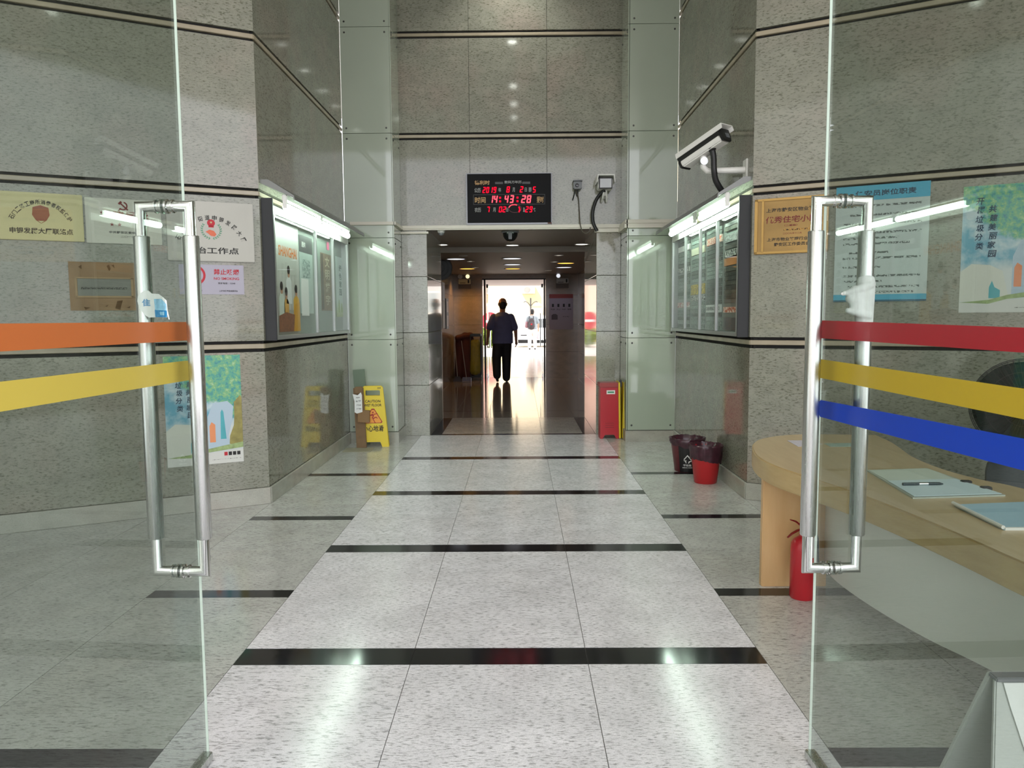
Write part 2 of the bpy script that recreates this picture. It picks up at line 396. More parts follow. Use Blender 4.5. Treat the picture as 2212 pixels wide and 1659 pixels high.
# ---- clad walls
ROWS = [(0.13, 1.168), (1.252, 2.308), (2.382, 3.438), (3.512, 4.612), (4.698, 5.81)]
TRIMS = [(1.193, 1.229), (2.329, 2.362), (3.457, 3.490), (4.638, 4.672)]
def wall(name, S, E_, rows, trims, joints, zmin, zmax, m=GR, label=None, t=0.25, ext=(0, 0)):
    S, E_ = Vector((*S, 0)), Vector((*E_, 0)); d = E_ - S; L = d.length
    M = Matrix.Translation(S) @ Matrix.Rotation(math.atan2(d.y, d.x), 4, 'Z')
    r = ob(name, bx(bm_(), -ext[0], L + ext[1], -t, -0.028, zmin, zmax), GROUT); r.matrix_world = M; MW[r] = M; r['kind'] = 'structure'
    if label: r['label'] = label
    xs = [0] + joints + [L]
    for z0, z1 in rows:
        for i, (a, b) in enumerate(zip(xs, xs[1:])):
            ob('panel', bx(bm_(), a + (0.002 if i else 0), b - (0.002 if i < len(xs) - 2 else 0), -0.03, 0, z0, z1), m, r, local=True)
    for z0, z1 in trims:
        ob('trim_strip', bx(bm_(), 0.0, L, -0.03, 0.004, z0, z1), TRIM, r, local=True, bevel=0.004, seg=1)
    return r, M, L
WLB, MLB, _ = wall('wall_left_bay', (-1.93, 5.74), (-4.2, 4.54), ROWS, TRIMS, [1.95], 0, 5.85, label='angled granite wall left of the notice case')
WL, ML, LLs = wall('wall_left', (-1.93, 8.53), (-1.93, 5.74), ROWS, TRIMS, [1.3], 0, 5.85, label='granite side wall behind the lit notice case')
WB, MB_, _ = wall('wall_back', (1.215, 9.05), (-1.39, 9.05), [(2.49, 3.475), (3.558, 4.615), (4.70, 5.81)], [(3.500, 3.534), (4.640, 4.674)], [0.877, 1.777], 2.46, 5.85, label='granite wall over the hall opening with clock')
WR, MR, LRs = wall('wall_right', (1.755, 5.80), (1.755, 8.53), ROWS, TRIMS, [1.4], 0, 5.85, label='granite side wall behind the tenant directory')
WRB, MRB, LRB = wall('wall_right_bay', (4.2, 4.508), (1.755, 5.80), ROWS, TRIMS, [0.85], 0, 5.85, label='angled granite wall behind the reception desk')
# hidden returns that close the lobby sides
struct('wall_far_left', bx(bm_(), -4.45, -4.2, 1.3, 4.6, 0, 5.85), GR); struct('wall_far_right', bx(bm_(), 4.2, 4.45, 1.3, 4.6, 0, 5.85), GR)
struct('ceiling', bx(bm_(), -6.5, 6.5, -3.6, 9.3, 5.81, 6.05), CEILG, label='high plain lobby ceiling')
struct('roof', bx(bm_(), -14, 14, -3.6, 18.2, 6.06, 12.0), PLASTERW)
struct('unseen_shade_block', bx(bm_(), -46, -15, -40, 10, 0, 60), PLASTERW, label='unseen block added beside the forecourt to shade the entrance')  # out-of-view block added only to keep the sun off the forecourt

def baseboard(name, M, L, e0=0.0, e1=0.0):
    o = ob(name, bx(bm_(), -e0, L + e1, 0.0, 0.02, 0.0, 0.128), BASEB, bevel=0.003, seg=1); o.matrix_world = M; MW[o] = M; o['kind'] = 'structure'
baseboard('baseboard_left_bay', MLB, 2.56, 0.006); baseboard('baseboard_left', ML, LLs, 0, 0.006)
baseboard('baseboard_right', MR, LRs, 0.006); baseboard('baseboard_right_bay', MRB, LRB, 0, 0.006)

# ---- green glass pilasters
GP = [(0.13, 1.1705), (1.1745, 2.3), (2.304, 3.432), (3.436, 4.56), (4.564, 5.81)]
def bolt(parent, x, y, z, d):
    ob('bolt', lathe(bm_(), [(0.0, 0.006), (0.009, 0.005), (0.011, 0.0), (0.011, -0.002)], (x, y, z), 10, d), BOLTM, parent)
def pilaster(name, x0, x1, side, label):
    r = struct(name, bx(bm_(), x0, x1, 8.546, 9.06, 0, 5.85), GROUT, label=label)
    for z0, z1 in GP:
        ob('glass_panel', bx(bm_(), x0 + 0.004, x1 - 0.001, 8.53, 8.544, z0, z1), GREEN, r, bevel=0.002, seg=1)
        for x in (x0 + 0.05, x1 - 0.05):
            for z in (z0 + 0.055, z1 - 0.055): bolt(r, x, 8.53, z, (0, -1, 0))
        xs = x1 if side < 0 else x0; a, b = (xs, xs + 0.013) if side < 0 else (xs - 0.013, xs)
        ob('side_panel', bx(bm_(), a, b, 8.533, 9.046, z0, z1), GREEN, r, bevel=0.002, seg=1)
        for y in (8.60, 8.98): bolt(r, b if side < 0 else a, y, z1 - 0.06, (-side, 0, 0))
    return r
pilaster('wall_pilaster_left', -1.93, -1.392, -1, 'pilaster of pale green glass panels left of the hall opening')
pilaster('wall_pilaster_right', 1.216, 1.755, 1, 'pilaster of pale green glass panels right of the hall opening')
for nm, a, b, s in (('baseboard_pilaster_left', -1.91, -1.392, -1), ('baseboard_pilaster_right', 1.216, 1.735, 1)):
    q = bx(bm_(), a - (0.022 if s > 0 else 0), b + (0.022 if s < 0 else 0), 8.508, 8.53, 0, 0.126)
    if s < 0: bx(q, b + 0.0, b + 0.022, 8.53, 9.05, 0, 0.126)
    else: bx(q, a - 0.022, a, 8.53, 9.05, 0, 0.126)
    struct(nm, q, BASEB)
# cornice mouldings
def moulding(name, segs, label=None):
    q = bm_()
    for (x0, x1, y0, y1, z0, z1) in segs: bx(q, x0, x1, y0, y1, z0, z1)
    o = struct(name, q, CORN, label=label); return o
moulding('trim_1', [(-1.375, 1.2, 9.005, 9.05, 2.452, 2.488), (-1.375, 1.2, 9.022, 9.05, 2.437, 2.452)])
moulding('trim_2', [(-1.86, -1.372, 8.494, 8.53, 2.440, 2.474), (-1.378, -1.352, 8.494, 9.03, 2.440, 2.474)])
moulding('trim_3', [(1.19, 1.755, 8.488, 8.53, 2.436, 2.474), (1.19, 1.755, 8.478, 8.53, 2.384, 2.428), (1.19, 1.755, 8.50, 8.53, 2.428, 2.436),
                    (1.178, 1.203, 8.488, 9.03, 2.436, 2.474), (1.168, 1.203, 8.478, 9.03, 2.384, 2.428)])
moulding('trim_4', [(0.90, 1.19, 9.0, 9.05, 2.445, 2.47), (0.893, 1.19, 8.99, 9.05, 2.395, 2.437)])
moulding('trim_5', [(-1.38, -1.055, 8.998, 9.05, 2.395, 2.418)])

# ---- stone jambs of the hall opening
ZB = [(0.0, 0.606), (0.61, 1.236), (1.24, 1.896), (1.90, 2.46)]
for nm, a, b, lb in (('wall_back_left', -1.379, -1.08, 'polished granite jamb left of the hall opening'), ('wall_back_right', 0.917, 1.203, 'polished granite jamb right of the hall opening')):
    r = struct(nm, bx(bm_(), a + 0.012, b - 0.012, 9.062, 10.61, 0, 2.46), GROUT, label=lb)
    for z0, z1 in ZB: ob('stone_block', bx(bm_(), a, b, 9.05, 10.62, z0, z1), GRP if a > 0 else GRPL, r, bevel=0.003, seg=1)
    struct('wall_core_' + nm.split('_')[-1], bx(bm_(), *((-2.1, -1.385) if a < 0 else (1.205, 2.1)), 9.08, 10.62, 0, 2.5), GROUT)
# ---- hall
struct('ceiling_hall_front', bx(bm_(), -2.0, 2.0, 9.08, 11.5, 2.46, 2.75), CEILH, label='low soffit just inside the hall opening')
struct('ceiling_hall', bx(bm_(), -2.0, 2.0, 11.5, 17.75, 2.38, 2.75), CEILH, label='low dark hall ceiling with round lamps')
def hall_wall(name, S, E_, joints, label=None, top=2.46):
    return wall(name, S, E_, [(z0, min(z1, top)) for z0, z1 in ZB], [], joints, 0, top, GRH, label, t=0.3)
hall_wall('wall_hall_left', (-1.49, 17.5), (-1.49, 10.62), [1.4, 2.8, 4.2, 5.6], 'stone wall on the left of the hall, tinted as warm-lit')
hall_wall('wall_hall_right', (1.35, 10.62), (1.35, 17.5), [1.4, 2.8, 4.2, 5.6], 'stone wall on the right of the hall, tinted as warm-lit')
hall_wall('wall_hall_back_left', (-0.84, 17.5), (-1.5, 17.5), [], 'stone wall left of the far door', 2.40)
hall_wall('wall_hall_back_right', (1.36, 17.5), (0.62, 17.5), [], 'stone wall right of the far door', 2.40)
r = struct('wall_hall_back', bx(bm_(), -0.84, 0.62, 17.53, 17.75, 2.285, 2.40), GROUT)
ob('panel', bx(bm_(), -0.84, 0.62, 17.5, 17.53, 2.285, 2.40), GRH, r)
struct('wall_hall_left_return', bx(bm_(), -1.8, -1.079, 10.62, 10.66, 0, 2.46), GRH); struct('wall_hall_right_return', bx(bm_(), 0.916, 1.7, 10.62, 10.66, 0, 2.46), GRH)

# ================================================================== GLASS DOOR LEAVES
def leaf(name, S, E_, far_first, stripes, label):
    S, E_ = Vector((*S, 0)), Vector((*E_, 0)); d = E_ - S; L = d.length
    M = Matrix.Translation(S) @ Matrix.Rotation(math.atan2(d.y, d.x), 4, 'Z')
    X = (lambda s: s) if far_first else (lambda s: L - s)
    r = ob(name, bx(bm_(), 0, L, -0.004, 0.004, 0.014, 2.75), GLS); r.matrix_world = M; MW[r] = M; r['kind'] = 'structure'; r['label'] = label
    a, b = sorted((X(-0.0006), X(0.0018)))
    ob('glass_edge', bx(bm_(), a, b, -0.0038, 0.0038, 0.03, 2.75), EDGE, r, local=True)
    ob('bottom_rail', bx(bm_(), 0, L, -0.017, 0.017, 0.006, 0.034), STEEL, r, local=True, bevel=0.003)
    s = 0.115; x = X(s)
    for sg in (1, -1):
        h = ob('pull_handle', mitre_tube(bm_(), [(x, sg * 0.0043, 1.742), (x, sg * 0.073, 1.742), (x, sg * 0.073, 0.668), (x, sg * 0.0043, 0.668)], 0.0152, 20), CHROME, r, local=True, smooth=True)
        ob('grip_sleeve', lathe(bm_(), [(0.0155, 0.768), (0.021, 0.768), (0.0226, 0.771), (0.0226, 1.655), (0.021, 1.658), (0.0155, 1.658)], (x, sg * 0.073, 0), 24), STEEL, h, local=True, smooth=True)
        for z in (0.668, 1.742):
            ob('mounting_ring', lathe(bm_(), [(0.0155, 0.0), (0.021, 0.0), (0.021, 0.006), (0.0155, 0.008)], (x, sg * 0.0042, z), 20, (0, sg, 0)), CHROME, h, local=True, smooth=True)
            ob('mounting_ring', lathe(bm_(), [(0.0155, 0.0), (0.0195, 0.0), (0.0195, 0.005), (0.0155, 0.006)], (x, sg * 0.022, z), 20, (0, sg, 0)), CHROME, h, local=True, smooth=True)
    for lb, m, (za, zb), (zc, zd), rnd in stripes:
        pts = [(X(0.010 if rnd else 0.002), za), (X(L), zc), (X(L), zd), (X(0.010 if rnd else 0.002), zb)]
        if rnd: pts = [(X(0.002), (za+zb)/2 - 0.012), (X(0.018), za), (X(L), zc), (X(L), zd), (X(0.018), zb), (X(0.002), (za+zb)/2 + 0.012)]
        tag(ob('stripe', prism(bm_(), pts, 0.0008, Matrix.Translation((0, 0.0043, 0))), m, r, local=True), lb)
    return r, M, L
F_OR, F_YL, F_RD, F_YR, F_BL = film('orange_film', '#bc6732', 0.04), film('yellow_film', '#c9b44e', 0.04), film('red_film', '#a81a2a', 0.16), film('yellow_film_right', '#bfa528', 0.13), film('blue_film', '#003cb8', 0.05)
leaf('door_1', (-1.01, 2.323), (-1.05, 1.37), True, [('orange stripe across the glass', F_OR, (1.355, 1.411), (1.358, 1.414), 0), ('yellow stripe across the glass', F_YL, (1.234, 1.294), (1.238, 1.298), 0)],
     'left glass door leaf standing open with orange and yellow stripes')
leaf('door_2', (0.947, 1.35), (0.923, 2.33), False, [('red stripe across the glass', F_RD, (1.348, 1.402), (1.346, 1.392), 0), ('yellow stripe across the glass', F_YR, (1.227, 1.284), (1.222, 1.279), 0), ('blue stripe across the glass', F_BL, (1.108, 1.160), (1.128, 1.188), 1)],
     'right glass door leaf standing open with red, yellow and blue stripes')
# torn sticker folded round the left bar
def sticker():
    k = 0.001332 / 13.83; f = lambda a, b: (-1.046 + (a / 13.83 - 55) * 0.001332, 1.4566 - (b / 13.83 - 62) * 0.001332)
    out = [(275, 700), (300, 560), (380, 470), (520, 380), (640, 400), (720, 480), (920, 490), (1060, 600), (1150, 690), (1165, 960), (1150, 1190), (800, 1180), (600, 1190), (500, 1130), (330, 930)]
    def sheet(pts, y): return prism(bm_(), [f(*p) for p in pts], 0.0008, Matrix.Translation((0, y, 0)))
    o = ob('paper_sticker', sheet(out, 2.178), PAPER, loc=(-1.046, 2.178, 1.40))
    tag(o, 'torn white and blue paper sticker wrapped on the left door handle', 'sticker')
    lb_ = mat('pale_blue_print', '#8cc0dc', 0.5, var=0.25, vscale=60)
    ob('print', sheet([(780, 640), (1000, 640), (1140, 800), (1140, 980), (800, 960)], 2.1768), lb_, o)
    ob('print', sheet([(790, 960), (1145, 985), (1145, 1185), (800, 1175)], 2.1766), mat('sticker_blue', '#0b7fb8', 0.5), o)
    ob('print', sheet([(940, 1020), (1075, 1030), (1070, 1125), (945, 1115)], 2.1757), lb_, o)
    x, z = f(540, 745); q = put_text(bm_(), '隹', x, z, 0.024, 0.021, 2.177); ob('lettering', q, INKB, o)
    ob('peeled_edge', sheet([(1150, 990), (1180, 1000), (1225, 1250), (1195, 1250)], 2.176), PAPER, o)
sticker()
def cloth():
    t = thing('cloth_wrap', 'crumpled white cloth knotted round the right door handle bar', 'cloth', (0.995, 2.21, 1.40))
    q = bm_(); rr = random.Random(3)
    for i in range(9):
        z = 1.425 + 0.008 * i; cap(q, (0.952 + rr.uniform(-.006, .006) + (0.004 * abs(i - 5)), 2.195, z), (1.008, 2.205, z + rr.uniform(-.004, .006)), 0.011 + rr.uniform(0, .003), 0.012)
    cap(q, (0.995, 2.21, 1.39), (0.998, 2.21, 1.51), 0.0255, 0.0265); cap(q, (0.925, 2.19, 1.478), (1.00, 2.19, 1.502), 0.006, 0.013)
    cap(q, (0.94, 2.19, 1.43), (1.0, 2.19, 1.415), 0.008, 0.012)
    remeshed('cloth', q, mat('white_cloth', '#dcdcda', 0.85, var=0.06, vscale=40), t, 0.003, 2)
cloth()

# ================================================================== DISPLAY CASES WITH TUBE LIGHTS
CASEB = mat('case_back_board', '#7f8a83', 0.4)
HOOD = mat('hood_sheet', '#6f706c', 0.35, 0.3)
def case(name, label, wallx, sg, y0, y1, mull, back, tubes):
    X = lambda d: wallx + sg * d
    def box(q, d0, d1, a, b, c, e): return bx(q, *sorted((X(d0), X(d1))), a, b, c, e)
    t = thing(name, label, 'display case', (wallx, (y0+y1)/2, 1.26))
    ob('back_board', box(bm_(), 0.001, 0.012, y0, y1, 1.27, 2.28), back, t)
    tag(ob('end_panel', box(bm_(), 0.001, 0.088, y0 - 0.018, y0, 1.25, 2.32), DARKM, t, bevel=0.003), 'dark grey end panel')
    ob('end_panel', box(bm_(), 0.001, 0.088, y1, y1 + 0.012, 1.25, 2.32), ALU, t)
    ob('bottom_rail', box(bm_(), 0.0, 0.085, y0, y1, 1.255, 1.285), ALU, t, bevel=0.002)
    tag(ob('header_board', box(bm_(), 0.074, 0.086, y0, y1, 2.207, 2.265), WHITEP, t, bevel=0.002), 'white header board')
    for a in mull: ob('mullion', box(bm_(), 0.062, 0.088, a - 0.013, a + 0.013, 1.285, 2.205), ALU, t, bevel=0.002, seg=1)
    for a, b in zip(mull, mull[1:]): ob('pane', box(bm_(), 0.072, 0.077, a + 0.012, b - 0.012, 1.29, 2.203), GLC, t)
    # hood: folded sheet along the wall
    q = bm_(); prof = [(0.0, 2.455), (0.0, 2.43), (0.245, 2.318), (0.252, 2.298), (0.259, 2.30), (0.252, 2.335), (0.06, 2.455)]
    ends = []
    for yy in (y0 - 0.02, y1 + 0.05): ends.append([q.verts.new((X(d), yy, z)) for d, z in prof])
    q.faces.new(ends[0]); q.faces.new(ends[1][::-1])
    for i in range(len(prof)): q.faces.new((ends[0][i], ends[0][(i+1) % len(prof)], ends[1][(i+1) % len(prof)], ends[1][i]))
    ob('hood', q, HOOD, t)
    for a, b in tubes:
        tb = ob('tube_lamp', lathe(bm_(), [(0.0, 0), (0.020, 0), (0.026, 0.008), (0.026, b - a - 0.008), (0.020, b - a), (0.0, b - a)], (X(0.175), a, 2.258), 14, (0, 1, 0)), TUBE, t, smooth=True)
        for e, s2 in ((a, -1), (b, 1)): ob('tube_socket', box(bm_(), 0.160, 0.190, *sorted((e, e + s2 * 0.025)), 2.243, 2.345), WHITEP, tb, bevel=0.003, seg=1)
        ob('batten', box(bm_(), 0.155, 0.195, a - 0.02, b + 0.02, 2.305, 2.335), WHITEP, tb)
    return t, X
caseL, XL = case('notice_case', 'glazed notice case full of posters under a lit hood on the left', -1.93, 1, 5.79, 8.29, (5.805, 7.0, 7.64, 8.275), CASEB, ((5.81, 6.77), (6.85, 7.90)))
caseR, XR = case('directory_case', 'glazed directory case of name strips under a lit hood on the right', 1.755, -1, 5.85, 8.36, (5.87, 6.51, 7.11, 7.73, 8.345), CASEB, ((5.87, 6.69), (6.94, 7.97)))

# plates fixed flat on a wall: x runs along the wall frame, centre at (xc, zc); viewer sees +x pointing left
def onwall(name, M, x0, x1, z0, z1, th, m, label, cat, y0=0.0, bevel=0.0, group=None):
    xc, zc = (x0+x1)/2, (z0+z1)/2; w_, h_ = abs(x1-x0), z1-z0
    o = ob(name, bx(bm_(), -w_/2, w_/2, 0, th, -h_/2, h_/2), m, bevel=bevel)
    o.matrix_world = M @ Matrix.Translation((xc, y0, zc)); MW[o] = o.matrix_world.copy(); tag(o, label, cat, group); o['_w'] = w_
    return o, w_, h_, th + 0.0012
def flat(parent, pts, y, m, name='print', th=0.0006, label=None):
    # outline given as viewer coordinates (u to the right, v up) from the plate centre
    o = ob(name, prism(bm_(), [(-u, v) for u, v in pts], th, Matrix.Translation((0, y - 0.0008, 0))), m, parent, local=True)
    if label: o['label'] = label
    return o
def words(parent, items, y, m, name='lettering', label=None):
    for it in items: ob(name, put_text(bm_(), it[0], -it[1], it[2], it[3], it[4], y, flip=-1, slant=it[5] if len(it) > 5 else 0.0), m, parent, local=True)
def star(cx, cz, r): return [(cx + (r if i % 2 == 0 else r * 0.42) * math.sin(PI * i / 5), cz + (r if i % 2 == 0 else r * 0.42) * math.cos(PI * i / 5)) for i in range(10)]
def rect(a, b, c, d): return [(a, c), (b, c), (b, d), (a, d)]
def ring(parent, cx, cz, r, w_, y, m, n=28, a0=0, a1=2*PI, name='print'):
    q = bm_(); full = abs(a1 - a0 - 2*PI) < 1e-5; k = n if full else n + 1; A = [a0 + (a1-a0) * i / n for i in range(k)]
    o_ = [q.verts.new((-(cx + r * math.cos(a)), y, cz + r * math.sin(a))) for a in A]; i_ = [q.verts.new((-(cx + (r-w_) * math.cos(a)), y, cz + (r-w_) * math.sin(a))) for a in A]
    for i in range(n): j = (i+1) % k; q.faces.new((o_[i], o_[j], i_[j], i_[i]))
    return ob(name, q, m, parent, local=True)

GOLD1 = mat('pale_brass_plate', '#99936a', 0.30, 0.35, var=0.08, vscale=3)
SILV = mat('silver_plate', '#98988a', 0.30, 0.35, var=0.06, vscale=3)
SILV2 = mat('satin_steel_plate', '#98968c', 0.34, 0.25, var=0.04, vscale=3)
GOLD2 = mat('gold_plate', '#8b6f40', 0.3, 0.5, var=0.2, vscale=3.5)
GOLDR = mat('gold_rim', '#a08048', 0.25, 0.6)
# plaque 1 (consumer-rights liaison point)
o, w_, h_, y = onwall('wall_plaque', MLB, 1.152, 1.64, 1.945, 2.256, 0.018, GOLD1, 'pale brass plaque with a red shield, leftmost on the left wall', 'plaque', bevel=0.003)
q = bm_(); arc_text(q, '石门二路工商所消费者权益保护', 0.0, -0.10, 0.185, math.radians(152), math.radians(28), 0.030, y, flip=-1, rz=0.195); ob('lettering', q, INK, o, local=True)
words(o, [('申银发展大厦联络点', 0.0, -0.095, 0.36, 0.042)], y, INK)
flat(o, [(0, .075), (.045, .06), (.05, .01), (.03, -.025), (0, -.045), (-.03, -.025), (-.05, .01), (-.045, .06)], y, mat('shield_brown_red', '#8a4a2c', 0.5), 'emblem')
flat(o, [(-.018, -.028), (.018, -.028), (0, -.042)], y + 0.0008, GOLD1, 'emblem')
# plaque 2 (star rating)
o, w_, h_, y = onwall('wall_plaque', MLB, 0.672, 1.140, 1.940, 2.246, 0.014, SILV, 'dull silver plaque with red stars, second from the left', 'plaque', bevel=0.003)
words(o, [('党建星级', 0.005, 0.047, 0.30, 0.045)], y, INKDR)
for i in range(4):
    u = -0.075 + i * 0.046; st = flat(o, star(u, -0.022, 0.015), y, INKDR if i < 2 else SILV2, 'star')
words(o, [('中共静安区委组织部', 0.01, -0.075, 0.21, 0.017), ('二〇一〇年', 0.03, -0.103, 0.11, 0.013)], y, INK)
ring(o, -0.004, 0.106, 0.030, 0.009, y, INKDR, 16, math.radians(-140), math.radians(75), 'emblem'); flat(o, [(-.022, .088), (-.038, .072), (-.031, .067), (-.016, .083)], y, INKDR, 'emblem')
flat(o, [(-.034, .122), (-.016, .140), (-.006, .130), (-.012, .124), (.030, .082), (.023, .075), (-.019, .117), (-.024, .112)], y, INKDR, 'emblem')
# plaque 3 (mediation office)
o, w_, h_, y = onwall('wall_plaque', MLB, 0.050, 0.640, 1.835, 2.262, 0.022, SILV2, 'large satin steel plaque with a green wreath nearest the corner', 'plaque', bevel=0.004)
q = bm_(); arc_text(q, '石门二路街道申银发展大厦', 0.0, -0.20, 0.255, math.radians(150), math.radians(30), 0.036, y, flip=-1, rz=0.30); ob('lettering', q, INK, o, local=True)
words(o, [('综治工作点', 0.0, -0.135, 0.37, 0.048)], y, INK)
for sg in (1, -1):
    q = bm_()
    for i in range(9):
        a = math.radians(-82 + sg * 0 + i * 14); a = a if sg > 0 else PI - a
        cx, cz = 0.064 * math.cos(a), 0.012 + 0.062 * math.sin(a)
        for side in (1, -1):
            an = a + PI/2 * sg + side * 0.5; L_ = 0.017
            pts = [(cx, cz), (cx + L_*.5*math.cos(an + .35), cz + L_*.5*math.sin(an + .35)), (cx + L_*math.cos(an), cz + L_*math.sin(an)), (cx + L_*.5*math.cos(an - .35), cz + L_*.5*math.sin(an - .35))]
            q.faces.new([q.verts.new((-u, y, v)) for u, v in pts])
    ob('wreath', q, INKG, o, local=True)
flat(o, ell(0, 0.062, 0.027, 0.026, 18), y, INKR, 'emblem'); flat(o, rect(-.018, .018, .030, .044), y, INKR, 'emblem')
flat(o, star(0, 0.066, 0.010), y + 0.0008, GOLD1, 'emblem')
flat(o, [(-.04, -.002), (-.012, .014), (.018, .006), (.034, -.018), (.022, -.034), (-.004, -.03), (-.022, -.014)], y, mat('handshake_print', '#cf6a4c', 0.6), 'emblem')
# no smoking
o, w_, h_, y = onwall('no_smoking_sign', MLB, 0.130, 0.573, 1.598, 1.812, 0.004, mat('pale_lilac_board', '#a5a1ae', 0.5), 'pale no smoking sign below the wreath plaque', 'sign')
ring(o, -0.115, 0.03, 0.072, 0.016, y, INKR); flat(o, [(-.168, .074), (-.158, .084), (-.062, -.014), (-.072, -.024)], y + 0.0008, INKR, 'print')
flat(o, rect(-.155, -.085, .022, .036), y, INK, 'print'); flat(o, rect(-.083, -.075, .022, .036), y, INKO, 'print')
words(o, [('禁止吸烟', 0.10, 0.056, 0.175, 0.042), ('NO SMOKING', 0.10, 0.008, 0.175, 0.019)], y, INKR)
words(o, [('投诉电话：12345', 0.10, -0.026, 0.12, 0.014), ('上海市健康促进委员会', 0.11, -0.082, 0.13, 0.012), ('吸烟有害健康', -0.12, -0.082, 0.10, 0.012)], y, INK)
# old frame with peeled backing
o, w_, h_, y = onwall('framed_notice', MLB, 0.840, 1.258, 1.482, 1.812, 0.008, mat('brown_backing_paper', '#8a7152', 0.7, var=0.1, vscale=9), 'peeling brown notice frame with a narrow window', 'frame')
flat(o, rect(-.16, .165, -.065, .052), y, mat('bare_strip', '#6b6d60', 0.4, var=0.1), 'window'); flat(o, rect(-.14, .14, -.020, -.006), y + 0.0008, lines_mat('faint_print', '#6b6d60', '#3a3b35', 110), 'print')
q = bm_()
for a, b, c, d in ((-.175, .18, .052, .062), (-.175, .18, -.078, -.065), (-.175, -.162, -.075, .06), (.165, .18, -.075, .06)): bx(q, -b, -a, 0.008, 0.014, c, d)
ob('inner_frame', q, mat('tan_edge', '#97805c', 0.6), o, local=True)
for pts in ([(.02, .14), (.035, .15), (.045, .12), (.035, .105)], [(.05, .145), (.065, .15), (.07, .125)], [(-.15, .13), (-.13, .145), (-.13, .115)], [(.06, -.15), (.075, -.10), (.11, -.095), (.10, -.125), (.09, -.16)],
            [(-.13, -.14), (-.09, -.145), (-.12, -.16)], [(.13, -.145), (.155, -.135), (.15, -.15)], [(0, -.135), (.02, -.125), (.01, -.14)]): flat(o, pts, y, mat('torn_patch', '#5a4325', 0.8), 'torn_patch')

# watercolour recycling posters
def watercolour(name):
    m, nt, p = base(name); tc = nt.nodes.new('ShaderNodeTexCoord'); v = tc.outputs['Object']
    sp = nt.nodes.new('ShaderNodeSeparateXYZ'); nt.links.new(v, sp.inputs[0])
    n1 = noise(nt, v, 7.0, 4, 0.6); n2 = noise(nt, v, 22.0, 4, 0.7); n3 = noise(nt, v, 3.0, 2, 0.5)
    def lincomb(a, x, b, z, c, n_, d):
        r = None
        for k, s in ((a, x), (b, z), (d, n_)):
            mu = nt.nodes.new('ShaderNodeMath'); mu.operation = 'MULTIPLY_ADD'; mu.inputs[1].default_value = k
            nt.links.new(s, mu.inputs[0])
            if r is None: mu.inputs[2].default_value = c
            else: nt.links.new(r, mu.inputs[2])
            r = mu.outputs[0]
        return r
    sky = mixc(nt, ramp(nt, n1, [(0.38, (0, 0, 0, 1)), (0.6, (1, 1, 1, 1))]), lin('#b9c9cc'), lin('#5d9bb0'))
    leafc = ramp(nt, n2, [(0.3, lin('#2f6f8a')), (0.45, lin('#4b9a86')), (0.58, lin('#7fae72')), (0.7, lin('#a9c7a4'))])
    fol = lincomb(-2.2, sp.outputs[0], 3.0, sp.outputs[2], -0.25, n1, 1.0)
    c = mixc(nt, ramp(nt, fol, [(0.42, (0, 0, 0, 1)), (0.55, (1, 1, 1, 1))]), sky, leafc)
    low = lincomb(0.0, sp.outputs[0], -5.0, sp.outputs[2], -0.55, n3, 1.0)
    c = mixc(nt, ramp(nt, low, [(0.35, (0, 0, 0, 1)), (0.75, (1, 1, 1, 1))]), c, lin('#c3c9c6'))
    nt.links.new(c, p.inputs['Base Color']); p.inputs['Roughness'].default_value = 0.35; return m
WC = watercolour('watercolour_print')
TRUNK = mat('trunk_print', '#8d8447', 0.5, var=0.25, vscale=20); TOWER = mat('tower_print', '#4aa0a8', 0.5, var=0.1); ORNG = mat('orange_tower_print', '#d98a5a', 0.5)
HILLP = mat('pale_hill_print', '#c9cbbf', 0.5); GRASSP = mat('grass_print', '#8fa36c', 0.5, var=0.25, vscale=30)
